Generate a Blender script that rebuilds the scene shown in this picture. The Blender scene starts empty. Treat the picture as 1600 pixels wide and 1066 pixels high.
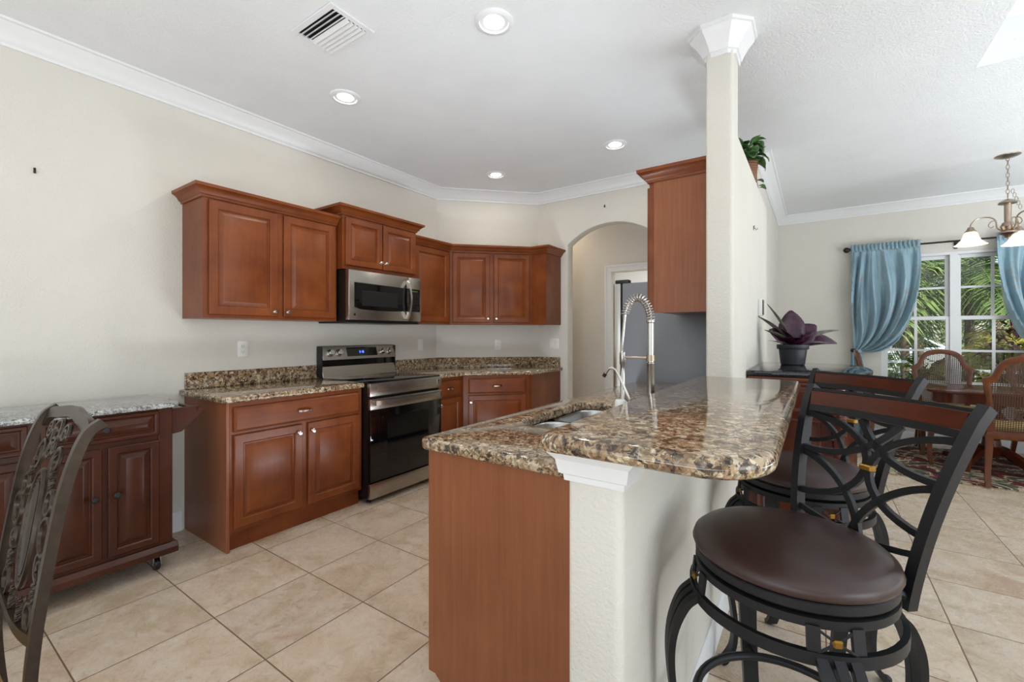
import bpy, bmesh, math, random
from mathutils import Vector, Matrix
random.seed(7)
PI = math.pi
scene = bpy.context.scene
COL = scene.collection

# ------------------------------------------------------------------ camera
cam_d = bpy.data.cameras.new('camera')
cam = bpy.data.objects.new('camera', cam_d)
COL.objects.link(cam)
cam.location = (0, 0, 1.2728)
cam.rotation_euler = (PI / 2, 0, 0.6014)
cam_d.sensor_width = 36
cam_d.lens = 691.8 / 1600 * 36
cam_d.shift_y = -10.44 / 1600
cam_d.clip_start = 0.02
cam_d.clip_end = 300
scene.camera = cam

# ------------------------------------------------------------------ exposure, sky, sun, daylight
vs = scene.view_settings
vs.view_transform = 'Standard'
vs.look = 'None'
vs.gamma = 1
vs.exposure = 0.14
vs.use_curve_mapping = False

world = bpy.data.worlds.new('sky')
scene.world = world
world.use_nodes = True
wn = world.node_tree
wn.nodes.clear()
sky = wn.nodes.new('ShaderNodeTexSky')
sky.sky_type = 'NISHITA'
sky.sun_disc = False
sky.sun_elevation = math.radians(50)
sky.sun_rotation = math.radians(90)
bg = wn.nodes.new('ShaderNodeBackground')
bg.inputs['Strength'].default_value = 0.22
wo = wn.nodes.new('ShaderNodeOutputWorld')
wn.links.new(sky.outputs[0], bg.inputs[0])
wn.links.new(bg.outputs[0], wo.inputs[0])


def lamp(name, kind, loc, rot, energy, color=(1, 1, 1), size=None, size_y=None, angle=None):
    d = bpy.data.lights.new(name, kind)
    d.energy = energy
    d.color = color
    if kind == 'AREA':
        d.shape = 'RECTANGLE'
        d.size = size
        d.size_y = size_y
    if angle is not None:
        d.angle = angle
    o = bpy.data.objects.new(name, d)
    o.location = loc
    o.rotation_euler = rot
    COL.objects.link(o)
    return o


sun = lamp('sun', 'SUN', (4, -8, 12), (0, 0, 0), 9.0, (1.0, 0.96, 0.88), angle=0.009)
sun.rotation_euler = Vector((-0.52, 0.80, -0.86)).to_track_quat('-Z', 'Y').to_euler()
# daylight entering by the sliding doors behind the camera; fill lamp added for unseen windows at the right
lamp('daylight_sliding_doors', 'AREA', (-1.0, -4.42, 1.30), (PI / 2, 0, 0), 42, (0.80, 0.915, 1.0), 4.2, 2.3)
lamp('daylight_side_fill', 'AREA', (5.42, -0.6, 1.45), (PI / 2, 0, PI / 2), 95, (0.80, 0.915, 1.0), 4.2, 2.3)
# unseen uplights added to brighten the ceiling, standing in for a photographer's bounce flash
lamp('ceiling_uplight_fill', 'AREA', (0.7, -1.5, 0.55), (PI, 0, 0), 92, (0.82, 0.92, 1.0), 3.6, 1.6)
lamp('great_room_uplight_fill', 'AREA', (3.5, 3.6, 0.6), (PI, 0, 0), 172, (0.82, 0.92, 1.0), 2.0, 3.2)
lamp('kitchen_uplight_fill', 'AREA', (-1.40, 2.10, 0.22), (PI, 0, 0), 24, (0.82, 0.92, 1.0), 0.4, 0.8)  # added fill hidden behind the peninsula, lifts the far kitchen ceiling
# unseen fill lamps added to brighten the hall and the laundry room behind it
lamp('hall_fill', 'AREA', (-2.9, 4.85, 2.80), (0, 0, 0), 5, (1.0, 0.84, 0.66), 0.5, 0.3)
lamp('laundry_fill', 'AREA', (-1.9, 7.0, 2.80), (0, 0, 0), 45, (0.97, 1.0, 0.97), 0.8, 0.8)


# ------------------------------------------------------------------ materials
def lin(c):
    r = []
    for v in c:
        v = v / 255.0
        r.append(v / 12.92 if v <= 0.04045 else ((v + 0.055) / 1.055) ** 2.4)
    return (r[0], r[1], r[2], 1.0)


class NT:
    """small helper around one material's node tree"""
    def __init__(self, name):
        self.m = bpy.data.materials.new(name)
        self.m.use_nodes = True
        self.t = self.m.node_tree
        self.p = self.t.nodes['Principled BSDF']
        self.co = None

    def n(self, kind, **kw):
        nd = self.t.nodes.new(kind)
        for k, v in kw.items():
            setattr(nd, k, v)
        return nd

    def link(self, a, b):
        self.t.links.new(a, b)

    def coords(self, scale=(1, 1, 1), rot=(0, 0, 0), space='Object'):
        if self.co is None:
            self.co = self.n('ShaderNodeTexCoord')
        mp = self.n('ShaderNodeMapping')
        mp.inputs['Scale'].default_value = scale
        mp.inputs['Rotation'].default_value = rot
        self.link(self.co.outputs[space], mp.inputs[0])
        return mp.outputs[0]

    def noise(self, vec, scale=5, detail=4, rough=0.55, dist=0.0):
        nd = self.n('ShaderNodeTexNoise')
        nd.inputs['Scale'].default_value = scale
        nd.inputs['Detail'].default_value = detail
        nd.inputs['Roughness'].default_value = rough
        nd.inputs['Distortion'].default_value = dist
        self.link(vec, nd.inputs['Vector'])
        return nd.outputs[0]

    def voronoi(self, vec, scale=5, feature='F1', out=0):
        nd = self.n('ShaderNodeTexVoronoi', feature=feature)
        nd.inputs['Scale'].default_value = scale
        self.link(vec, nd.inputs['Vector'])
        return nd.outputs[out]

    def ramp(self, fac, stops, interp='LINEAR'):
        nd = self.n('ShaderNodeValToRGB')
        cr = nd.color_ramp
        cr.interpolation = interp
        while len(cr.elements) > 1:
            cr.elements.remove(cr.elements[-1])
        cr.elements[0].position = stops[0][0]
        cr.elements[0].color = stops[0][1]
        for p, c in stops[1:]:
            e = cr.elements.new(p)
            e.color = c
        self.link(fac, nd.inputs[0])
        return nd.outputs[0]

    def mix(self, fac, a, b, mode='MIX'):
        nd = self.n('ShaderNodeMix', data_type='RGBA', blend_type=mode)
        for sock, v in ((nd.inputs[0], fac), (nd.inputs[6], a), (nd.inputs[7], b)):
            if hasattr(v, 'links') or isinstance(v, bpy.types.NodeSocket):
                self.link(v, sock)
            else:
                sock.default_value = v
        return nd.outputs[2]

    def math(self, op, a, b=None):
        nd = self.n('ShaderNodeMath', operation=op)
        for sock, v in ((nd.inputs[0], a), (nd.inputs[1], b)):
            if v is None:
                continue
            if isinstance(v, bpy.types.NodeSocket):
                self.link(v, sock)
            else:
                sock.default_value = v
        return nd.outputs[0]

    def bump(self, height, strength=0.3, dist=0.01):
        nd = self.n('ShaderNodeBump')
        nd.inputs['Strength'].default_value = strength
        nd.inputs['Distance'].default_value = dist
        self.link(height, nd.inputs['Height'])
        self.link(nd.outputs[0], self.p.inputs['Normal'])

    def set(self, color=None, rough=None, metal=None, **kw):
        if color is not None:
            if isinstance(color, bpy.types.NodeSocket):
                self.link(color, self.p.inputs['Base Color'])
            else:
                self.p.inputs['Base Color'].default_value = color
        if rough is not None:
            if isinstance(rough, bpy.types.NodeSocket):
                self.link(rough, self.p.inputs['Roughness'])
            else:
                self.p.inputs['Roughness'].default_value = rough
        if metal is not None:
            self.p.inputs['Metallic'].default_value = metal
        for k, v in kw.items():
            self.p.inputs[k.replace('_', ' ')].default_value = v
        return self.m


def plain(name, rgb, rough=0.5, metal=0.0, mottled=0.06, scale=30, **kw):
    """plain painted or cast surface with a faint procedural mottling"""
    t = NT(name)
    v = t.coords()
    c = lin(rgb)
    d = tuple(x * (1 - mottled * 2) for x in c[:3]) + (1,)
    col = t.ramp(t.noise(v, scale, 3), [(0.3, d), (0.7, c)])
    return t.set(col, rough, metal, **kw)


def wall_paint(name, rgb, bump=0.25, scale=110):
    t = NT(name)
    v = t.coords()
    h = t.noise(v, scale, 3, 0.6)
    c = lin(rgb)
    d = tuple(x * 0.96 for x in c[:3]) + (1,)
    t.bump(h, bump, 0.010)
    return t.set(t.ramp(t.noise(v, 3, 2), [(0.3, d), (0.7, c)]), 0.75)


def wood(name, dark, light, rough=0.3, sx=1.0, axis='z', grain=0.3):
    t = NT(name)
    s = {'z': (55 * sx, 55 * sx, 3.0 * sx), 'x': (3.0 * sx, 55 * sx, 55 * sx), 'y': (55 * sx, 3.0 * sx, 55 * sx)}[axis]
    g = t.noise(t.coords(s), 1.0, 5, 0.6, 0.3)
    cl = t.noise(t.coords(), 4.5, 3)
    fac = t.math('ADD', t.math('MULTIPLY', g, grain), t.math('MULTIPLY', cl, 1.0 - grain))
    col = t.ramp(fac, [(0.32, lin(dark)), (0.68, lin(light))])
    t.bump(g, 0.04, 0.002)
    return t.set(col, rough, 0.0, Coat_Weight=0.04, Coat_Roughness=0.15, Specular_IOR_Level=0.32)


def granite(name, base, cream, brown, black, scale=1.0, rough=0.07):
    """speckled stone: warped crystal cells in four tones with dark mineral veins between"""
    t = NT(name)
    v = t.coords()
    nz = t.n('ShaderNodeTexNoise')
    nz.inputs['Scale'].default_value = 30 * scale
    nz.inputs['Detail'].default_value = 3
    t.link(v, nz.inputs['Vector'])
    wp = t.n('ShaderNodeVectorMath', operation='MULTIPLY_ADD')
    t.link(nz.outputs['Color'], wp.inputs[0])
    wp.inputs[1].default_value = (0.035 / scale,) * 3
    t.link(v, wp.inputs[2])
    def cells(sc):
        vo = t.voronoi(wp.outputs[0], sc * scale, 'F1', 1)
        sep = t.n('ShaderNodeSeparateColor')
        t.link(vo, sep.inputs[0])
        return sep.outputs[0]
    mid = tuple(0.5 * (p + q) for p, q in zip(base, brown))
    coarse = t.ramp(cells(44), [(0.0, lin(cream)), (0.20, lin(base)), (0.52, lin(mid)), (0.70, lin(brown)), (0.88, lin(black))], 'CONSTANT')
    fine = t.ramp(cells(110), [(0.0, lin(cream)), (0.18, lin(base)), (0.55, lin(mid)), (0.74, lin(brown)), (0.86, lin(black))], 'CONSTANT')
    pick = t.ramp(t.noise(v, 20 * scale, 3), [(0.42, (0.25, 0.25, 0.25, 1)), (0.58, (0.8, 0.8, 0.8, 1))])
    col = t.mix(pick, coarse, fine)
    vein = t.noise(v, 34 * scale, 4, 0.7, 1.3)
    col = t.mix(t.ramp(vein, [(0.535, (0, 0, 0, 1)), (0.585, (0.85, 0.85, 0.85, 1))]), col, lin(black))
    rosy = t.noise(v, 7 * scale, 3)
    col = t.mix(t.ramp(rosy, [(0.5, (0, 0, 0, 1)), (0.7, (0.35, 0.35, 0.35, 1))]), col, lin(tuple(0.9 * c for c in brown)))
    return t.set(col, rough, 0.0, Coat_Weight=0.3, Coat_Roughness=0.03)


def steel(name, rgb, rough=0.28, axis='x'):
    t = NT(name)
    s = {'x': (1.5, 180, 180), 'y': (180, 1.5, 180), 'z': (180, 180, 1.5)}[axis]
    g = t.noise(t.coords(s), 1.0, 3, 0.6)
    c = lin(rgb)
    d = tuple(x * 0.86 for x in c[:3]) + (1,)
    return t.set(t.ramp(g, [(0.3, d), (0.7, c)]), rough, 1.0)


def emitter(name, rgb, strength):
    t = NT(name)
    v = t.coords()
    c = lin(rgb)
    d = tuple(x * 0.97 for x in c[:3]) + (1,)
    col = t.ramp(t.noise(v, 12, 2), [(0.3, d), (0.7, c)])
    t.link(col, t.p.inputs['Emission Color'])
    return t.set(col, 0.4, 0.0, Emission_Strength=strength)


def pane_glass(name):
    t = NT(name)
    tr = t.n('ShaderNodeBsdfTransparent')
    tr.inputs[0].default_value = (0.96, 0.98, 0.97, 1)
    gl = t.n('ShaderNodeBsdfGlossy')
    gl.inputs['Roughness'].default_value = 0.0
    fr = t.n('ShaderNodeFresnel')
    fr.inputs[0].default_value = 1.45
    mx = t.n('ShaderNodeMixShader')
    t.link(fr.outputs[0], mx.inputs[0])
    t.link(tr.outputs[0], mx.inputs[1])
    t.link(gl.outputs[0], mx.inputs[2])
    out = t.t.nodes['Material Output']
    t.link(mx.outputs[0], out.inputs[0])
    return t.m


def floor_tile(name):
    t = NT(name)
    P = 0.4525
    v = t.coords()
    sp = t.n('ShaderNodeSeparateXYZ')
    t.link(v, sp.inputs[0])
    ux = t.math('DIVIDE', t.math('ADD', sp.outputs[0], 2.68), P)
    uy = t.math('DIVIDE', t.math('ADD', sp.outputs[1], -0.43 + 10 * P), P)
    def edge(u):
        fr = t.math('FRACT', t.math('ADD', u, 20))
        return t.math('ABSOLUTE', t.math('SUBTRACT', fr, 0.5))
    m = t.math('MAXIMUM', edge(ux), edge(uy))
    grout = t.ramp(m, [(0.4925, (0, 0, 0, 1)), (0.4955, (1, 1, 1, 1))])
    fl = t.n('ShaderNodeCombineXYZ')
    t.link(t.math('FLOOR', ux), fl.inputs[0])
    t.link(t.math('FLOOR', uy), fl.inputs[1])
    wn_ = t.n('ShaderNodeTexWhiteNoise', noise_dimensions='3D')
    t.link(fl.outputs[0], wn_.inputs['Vector'])
    # each tile shows another piece of the stone pattern
    off = t.n('ShaderNodeVectorMath', operation='MULTIPLY_ADD')
    t.link(wn_.outputs['Color'], off.inputs[0])
    off.inputs[1].default_value = (9, 9, 9)
    t.link(v, off.inputs[2])
    cloud = t.noise(off.outputs[0], 3.2, 6, 0.62, 0.8)
    col = t.ramp(cloud, [(0.30, lin((188, 164, 140))), (0.46, lin((207, 188, 166))), (0.58, lin((214, 199, 181))), (0.72, lin((201, 177, 156)))])
    olive = t.ramp(t.noise(off.outputs[0], 6.5, 4, 0.6, 0.6), [(0.52, (0, 0, 0, 1)), (0.68, (0.6, 0.6, 0.6, 1))])
    col = t.mix(olive, col, lin((176, 160, 124)))
    vein = t.noise(off.outputs[0], 16, 5, 0.75, 1.6)
    vm = t.ramp(vein, [(0.53, (0, 0, 0, 1)), (0.72, (0.75, 0.75, 0.75, 1))])
    col = t.mix(vm, col, lin((158, 128, 103)))
    pit = t.ramp(t.noise(off.outputs[0], 60, 4, 0.7), [(0.6, (0, 0, 0, 1)), (0.75, (0.5, 0.5, 0.5, 1))])
    col = t.mix(pit, col, lin((222, 206, 186)))
    tint = t.ramp(wn_.outputs['Value'], [(0, (0.93, 0.93, 0.93, 1)), (1, (1.04, 1.03, 1.02, 1))])
    col = t.mix(1.0, col, tint, 'MULTIPLY')
    col = t.mix(grout, col, lin((112, 88, 68)))
    hgt = t.math('SUBTRACT', t.math('MULTIPLY', cloud, 0.15), grout)
    t.bump(hgt, 0.35, 0.004)
    ro = t.math('ADD', t.math('MULTIPLY', grout, 0.4), t.math('ADD', t.math('MULTIPLY', vein, 0.16), 0.20))
    return t.set(col, ro)


def carpet_pattern(name):
    t = NT(name)
    v = t.coords()
    n1 = t.noise(v, 2.6, 4, 0.6, 1.6)
    col = t.ramp(n1, [(0.0, lin((52, 20, 18))), (0.43, lin((112, 38, 30))), (0.475, lin((70, 40, 34))), (0.50, lin((188, 172, 146))),
                      (0.54, lin((86, 92, 70))), (0.60, lin((44, 40, 48))), (0.66, lin((200, 186, 158))), (0.8, lin((120, 40, 30)))], 'CONSTANT')
    vo = t.voronoi(v, 9, 'F1', 0)
    fl = t.ramp(vo, [(0.0, (1, 1, 1, 1)), (0.16, (0, 0, 0, 1))], 'CONSTANT')
    col = t.mix(fl, col, lin((150, 62, 48)))
    t.bump(t.noise(v, 400, 2), 0.5, 0.004)
    return t.set(col, 0.9)


def foliage(name, a, b, rough=0.45, scale=9, trans=0.0):
    t = NT(name)
    v = t.coords()
    col = t.ramp(t.noise(v, scale, 3), [(0.3, lin(a)), (0.7, lin(b))])
    return t.set(col, rough)


def satin(name):
    t = NT(name)
    v = t.coords()
    n1 = t.noise(v, 11, 4, 0.6, 2.0)
    base = t.ramp(t.noise(v, 3, 2), [(0.3, lin((128, 160, 176))), (0.7, lin((152, 184, 196)))])
    mk = t.ramp(n1, [(0.56, (0, 0, 0, 1)), (0.62, (0.55, 0.55, 0.55, 1))])
    col = t.mix(mk, base, lin((158, 148, 144)))
    t.bump(t.noise(v, 300, 2), 0.15, 0.002)
    return t.set(col, 0.42, 0.0, Sheen_Weight=0.3)


M = {}
M['wall'] = wall_paint('wall_paint_cream', (218, 213, 204), 0.35, 90)
M['ceil'] = wall_paint('ceiling_texture_white', (232, 233, 235), 0.5, 85)
M['trim'] = plain('trim_white', (230, 230, 231), 0.4, mottled=0.01)
M['floor'] = floor_tile('travertine_tile')
M['cherry'] = wood('cherry_wood', (98, 44, 17), (132, 70, 31), 0.33)
M['cherry_x'] = wood('cherry_wood_across', (98, 44, 17), (132, 70, 31), 0.33, axis='x')
M['laminate'] = wood('cherry_end_panel', (128, 74, 46), (150, 92, 61), 0.36, grain=0.6)
M['cartwood'] = wood('cart_wood', (46, 19, 8), (74, 34, 15), 0.3)
M['antique'] = wood('antique_wood', (70, 33, 14), (104, 55, 25), 0.25)
M['mahogany'] = wood('mahogany', (58, 22, 12), (92, 40, 22), 0.16)
M['railwood'] = wood('rail_wood', (56, 24, 15), (86, 42, 28), 0.22, axis='x')
M['granite'] = granite('granite_gold', (168, 142, 108), (210, 195, 168), (108, 80, 58), (32, 28, 26), 1.2)
M['greygranite'] = granite('granite_grey', (172, 172, 168), (204, 204, 200), (128, 130, 130), (44, 48, 52), 2.2)
M['blackstone'] = plain('black_stone', (34, 36, 40), 0.05, mottled=0.25, scale=160)
M['steel'] = steel('brushed_steel', (176, 170, 162), 0.26)
M['steel_z'] = steel('brushed_steel_upright', (190, 188, 184), 0.22, 'z')
M['chrome'] = plain('satin_nickel', (200, 196, 190), 0.22, 1.0, 0.02)
M['bowlsteel'] = steel('sink_steel', (190, 190, 190), 0.25, 'y')
M['blackglass'] = plain('black_glass', (8, 8, 9), 0.04, mottled=0.1)
M['black'] = plain('black_plastic', (20, 20, 21), 0.35)
M['darkgrey'] = plain('charcoal_metal', (46, 46, 48), 0.4, 0.6)
M['fridge'] = plain('fridge_side_grey', (128, 130, 136), 0.42, 0.35, 0.05, 260)
M['iron'] = plain('black_iron', (38, 38, 41), 0.42, 0.55, 0.1, 200)
M['bronze'] = plain('bronze_iron', (66, 56, 47), 0.32, 0.75, 0.15, 60)
M['leather'] = plain('brown_leather', (58, 38, 34), 0.36, 0, 0.12, 22)
M['gold'] = plain('antique_gold', (150, 112, 46), 0.35, 0.85, 0.15, 120)
M['yellow'] = plain('yellow_seat_fabric', (196, 170, 104), 0.8, 0, 0.06, 120)
M['cane'] = plain('woven_cane', (74, 48, 29), 0.6, 0, 0.1, 90)
M['tanweave'] = plain('tan_woven_seat', (150, 118, 76), 0.8, 0, 0.22, 70)
M['plate'] = plain('white_plastic', (235, 234, 230), 0.35, mottled=0.01)
M['slot'] = plain('outlet_slot', (90, 86, 80), 0.5)
M['plastic_pot'] = plain('black_pot', (36, 38, 44), 0.45, mottled=0.05)
M['purple'] = foliage('purple_leaf', (36, 10, 28), (74, 26, 58), 0.38, 26)
M['greyleaf'] = foliage('grey_green_leaf', (74, 80, 70), (122, 122, 108), 0.5, 22)
M['ivy'] = foliage('ivy_leaf', (34, 66, 32), (84, 122, 62), 0.4, 20)
M['basket'] = plain('wicker', (140, 98, 70), 0.7, 0, 0.2, 120)
M['satin'] = satin('blue_satin')
M['rod'] = plain('dark_rod', (44, 36, 32), 0.4, 0.5)
M['nickel'] = plain('brushed_nickel_warm', (176, 158, 142), 0.28, 1.0, 0.05)
M['shade'] = emitter('frosted_shade', (255, 240, 214), 0.85)
M['bulb'] = emitter('lamp_lens', (255, 248, 235), 14.0)
M['bluedigits'] = emitter('blue_display', (60, 110, 255), 4.0)
M['greendigits'] = emitter('green_display', (60, 96, 40), 0.08)
M['glass'] = pane_glass('window_glass')
M['rug'] = carpet_pattern('floral_rug_pile')
M['fringe'] = plain('rug_edge', (176, 152, 116), 0.9)
M['grass'] = foliage('lawn', (70, 98, 44), (128, 146, 72), 0.9, 3)
M['palm'] = foliage('palm_green', (58, 82, 40), (118, 140, 74), 0.45, 2.2)
M['palmyellow'] = foliage('palm_yellow', (120, 122, 48), (186, 172, 84), 0.45, 2.2)
M['bush'] = foliage('bush_green', (48, 84, 30), (128, 158, 68), 0.5, 4)
M['redbush'] = foliage('red_cordyline', (66, 24, 28), (120, 50, 44), 0.5, 4)
M['bark'] = plain('palm_bark', (98, 84, 66), 0.9, 0, 0.25, 14)
M['carpaint'] = plain('silver_car_paint', (196, 200, 206), 0.2, 0.3, 0.01)
M['paving'] = plain('street_paving', (150, 148, 142), 0.9, 0, 0.1, 5)


# ------------------------------------------------------------------ mesh builder
class MB:
    def __init__(self):
        self.bm = bmesh.new()

    def _quadring(self, rings, closed_path=False, cap=True):
        n = len(rings[0])
        m = len(rings)
        for i in range(m if closed_path else m - 1):
            a, b = rings[i], rings[(i + 1) % m]
            for j in range(n):
                try:
                    self.bm.faces.new((a[j], a[(j + 1) % n], b[(j + 1) % n], b[j]))
                except ValueError:
                    pass
        if cap and not closed_path:
            for r in (rings[0], rings[-1]):
                try:
                    self.bm.faces.new(r)
                except ValueError:
                    pass

    def box(self, x0, x1, y0, y1, z0, z1, bevel=0.0, seg=2):
        tmp = bmesh.new()
        vs_ = [tmp.verts.new((x, y, z)) for z in (z0, z1) for y in (y0, y1) for x in (x0, x1)]
        for f in ((0, 1, 3, 2), (4, 5, 7, 6), (0, 1, 5, 4), (2, 3, 7, 6), (0, 2, 6, 4), (1, 3, 7, 5)):
            tmp.faces.new([vs_[i] for i in f])
        bmesh.ops.recalc_face_normals(tmp, faces=tmp.faces[:])
        if bevel > 0:
            bmesh.ops.bevel(tmp, geom=tmp.edges[:], offset=bevel, segments=seg, affect='EDGES', profile=0.5)
        self.absorb(tmp)
        return self

    def absorb(self, tmp, mat=None):
        if mat is not None:
            bmesh.ops.transform(tmp, matrix=mat, verts=tmp.verts[:])
        mp = {}
        for v in tmp.verts:
            mp[v] = self.bm.verts.new(v.co)
        for f in tmp.faces:
            try:
                self.bm.faces.new([mp[v] for v in f.verts])
            except ValueError:
                pass
        tmp.free()

    def add(self, other, mat=None):
        self.absorb(other.bm, mat)
        return self

    def prism(self, pts, a0, a1, axis='z', bevel=0.0, seg=2):
        """polygon extruded along an axis; pts are (x,y) for z, (x,z) for y, (y,z) for x"""
        tmp = bmesh.new()
        def mk(p, a):
            if axis == 'z':
                return (p[0], p[1], a)
            if axis == 'y':
                return (p[0], a, p[1])
            return (a, p[0], p[1])
        lo = [tmp.verts.new(mk(p, a0)) for p in pts]
        hi = [tmp.verts.new(mk(p, a1)) for p in pts]
        f0 = tmp.faces.new(lo)
        f1 = tmp.faces.new(hi)
        n = len(pts)
        for i in range(n):
            tmp.faces.new((lo[i], lo[(i + 1) % n], hi[(i + 1) % n], hi[i]))
        bmesh.ops.recalc_face_normals(tmp, faces=tmp.faces[:])
        if bevel > 0:
            ed = [e for f in (f0, f1) for e in f.edges]
            bmesh.ops.bevel(tmp, geom=list(set(ed)), offset=bevel, segments=seg, affect='EDGES', profile=0.5)
        self.absorb(tmp)
        return self

    def tube(self, pts, r, seg=8, closed=False, flat=None, caps=True, up=None):
        """round tube, or a flat bar when flat=(width,thickness)"""
        pts = [Vector(p) for p in pts]
        n = len(pts)
        rr = r if isinstance(r, (list, tuple)) else [r] * n
        rings = []
        prev = None
        for i, p in enumerate(pts):
            if closed:
                t = pts[(i + 1) % n] - pts[i - 1]
            elif i == 0:
                t = pts[1] - pts[0]
            elif i == n - 1:
                t = pts[-1] - pts[-2]
            else:
                t = (pts[i + 1] - pts[i]).normalized() + (pts[i] - pts[i - 1]).normalized()
            if t.length < 1e-9:
                t = Vector((0, 0, 1))
            t.normalize()
            if up is not None:
                u = Vector(up) - t * t.dot(Vector(up))
            elif prev is None:
                ref = Vector((0, 0, 1)) if abs(t.z) < 0.9 else Vector((1, 0, 0))
                u = ref - t * t.dot(ref)
            else:
                u = prev - t * t.dot(prev)
            if u.length < 1e-6:
                u = t.orthogonal()
            u.normalize()
            prev = u
            w = t.cross(u)
            ring = []
            if flat:
                a, b = flat[0] / 2 * rr[i], flat[1] / 2 * rr[i]
                for du, dw in ((a, b), (a, -b), (-a, -b), (-a, b)):
                    ring.append(self.bm.verts.new(p + u * du + w * dw))
            else:
                for j in range(seg):
                    an = 2 * PI * j / seg
                    ring.append(self.bm.verts.new(p + (u * math.cos(an) + w * math.sin(an)) * rr[i]))
            rings.append(ring)
        self._quadring(rings, closed, caps)
        return self

    def lathe(self, prof, c=(0, 0, 0), seg=24, mat=None, caps=True):
        tmp = bmesh.new()
        rings = []
        for r, z in prof:
            if r < 1e-6:
                rings.append([tmp.verts.new((0, 0, z))])
            else:
                rings.append([tmp.verts.new((r * math.cos(2 * PI * j / seg), r * math.sin(2 * PI * j / seg), z)) for j in range(seg)])
        for a, b in zip(rings[:-1], rings[1:]):
            for j in range(seg):
                if len(a) == 1 and len(b) == 1:
                    continue
                if len(a) == 1:
                    tmp.faces.new((a[0], b[j], b[(j + 1) % seg]))
                elif len(b) == 1:
                    tmp.faces.new((a[j], a[(j + 1) % seg], b[0]))
                else:
                    tmp.faces.new((a[j], a[(j + 1) % seg], b[(j + 1) % seg], b[j]))
        if caps:
            for r in (rings[0], rings[-1]):
                if len(r) > 2:
                    tmp.faces.new(r)
        mm = Matrix.Translation(c)
        if mat is not None:
            mm = mm @ mat
        self.absorb(tmp, mm)
        return self

    def ring(self, R, z0, z1, w, c=(0, 0, 0), seg=40):
        """flat hoop of height z1-z0 and radial thickness w"""
        return self.loopprof([(R - w, z0), (R, z0), (R, z1), (R - w, z1)], c, seg)

    def loopprof(self, prof, c=(0, 0, 0), seg=40):
        rings = []
        for j in range(seg):
            an = 2 * PI * j / seg
            rings.append([self.bm.verts.new((c[0] + r * math.cos(an), c[1] + r * math.sin(an), c[2] + z)) for r, z in prof])
        self._quadring(rings, True)
        return self

    def sweep(self, path, prof, z0=0.0, side=1, closed=False):
        """moulding swept along a plan polyline with mitred corners; prof = (distance from wall, height)"""
        pts = [Vector((p[0], p[1])) for p in path]
        n = len(pts)
        rings = []
        for i, p in enumerate(pts):
            ds = []
            if closed or i > 0:
                ds.append((p - pts[i - 1]).normalized())
            if closed or i < n - 1:
                ds.append((pts[(i + 1) % n] - p).normalized())
            ns = [Vector((-d.y, d.x)) * side for d in ds]
            if len(ns) == 2:
                m = (ns[0] + ns[1])
                m.normalize()
                m = m / max(0.2, m.dot(ns[0]))
            else:
                m = ns[0]
            rings.append([self.bm.verts.new((p.x + m.x * d, p.y + m.y * d, z0 + z)) for d, z in prof])
        self._quadring(rings, closed)
        return self

    def rectloops(self, x0, x1, z0, z1, loops, back=True):
        """concentric rectangles in the XZ plane: loops = (inset, y)"""
        rings = []
        for ins, y in loops:
            rings.append([self.bm.verts.new(c) for c in ((x0 + ins, y, z0 + ins), (x1 - ins, y, z0 + ins), (x1 - ins, y, z1 - ins), (x0 + ins, y, z1 - ins))])
        self._quadring(rings, False, True)
        return self

    def door(self, x0, x1, z0, z1, y=0.0, th=0.02, rail=0.055):
        f = y - th
        return self.rectloops(x0, x1, z0, z1, [(0, y), (0, f + 0.004), (0.004, f), (rail - 0.008, f), (rail - 0.002, f + 0.005), (rail + 0.001, f + 0.012),
                                              (rail + 0.007, f + 0.012), (rail + 0.026, f + 0.002), (rail + 0.031, f + 0.0005)])

    def slab(self, x0, x1, z0, z1, y=0.0, th=0.02):
        f = y - th
        return self.rectloops(x0, x1, z0, z1, [(0, y), (0, f + 0.008), (0.006, f + 0.004), (0.014, f)])

    def sphere(self, c, r, sx=1, sy=1, sz=1, seg=12):
        prof = [(r * math.sin(PI * i / 8), -r * math.cos(PI * i / 8)) for i in range(9)]
        prof[0] = (0, -r)
        prof[-1] = (0, r)
        return self.lathe(prof, c, seg, Matrix.Diagonal((sx, sy, sz, 1)))

    def build(self, name, mat, parent=None, smooth=35, fn=None):
        if fn is not None:
            for v in self.bm.verts:
                v.co = Vector(fn(v.co))
        bmesh.ops.recalc_face_normals(self.bm, faces=self.bm.faces[:])
        me = bpy.data.meshes.new(name)
        self.bm.to_mesh(me)
        self.bm.free()
        me.materials.append(mat)
        if smooth:
            for p in me.polygons:
                p.use_smooth = True
            me.set_sharp_from_angle(angle=math.radians(smooth))
        o = bpy.data.objects.new(name, me)
        COL.objects.link(o)
        if parent is not None:
            o.parent = parent
        return o


def tag(o, label, cat, group=None):
    o['label'] = label
    o['category'] = cat
    if group:
        o['group'] = group
    return o


def thing(name, label, cat, loc=(0, 0, 0), rz=0.0, group=None):
    o = bpy.data.objects.new(name, None)
    o.empty_display_size = 0.1
    COL.objects.link(o)
    o.location = loc
    o.rotation_euler = (0, 0, rz)
    return tag(o, label, cat, group)


def struct(o):
    o['kind'] = 'structure'
    return o


def copy_tree(o, parent=None):
    c = o.copy()
    COL.objects.link(c)
    c.parent = parent
    for ch in [x for x in bpy.data.objects if x.parent == o]:
        copy_tree(ch, c)
    return c


def arc(cx, cy, r, a0, a1, n=12):
    return [(cx + r * math.cos(math.radians(a0 + (a1 - a0) * i / n)), cy + r * math.sin(math.radians(a0 + (a1 - a0) * i / n))) for i in range(n + 1)]


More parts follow.
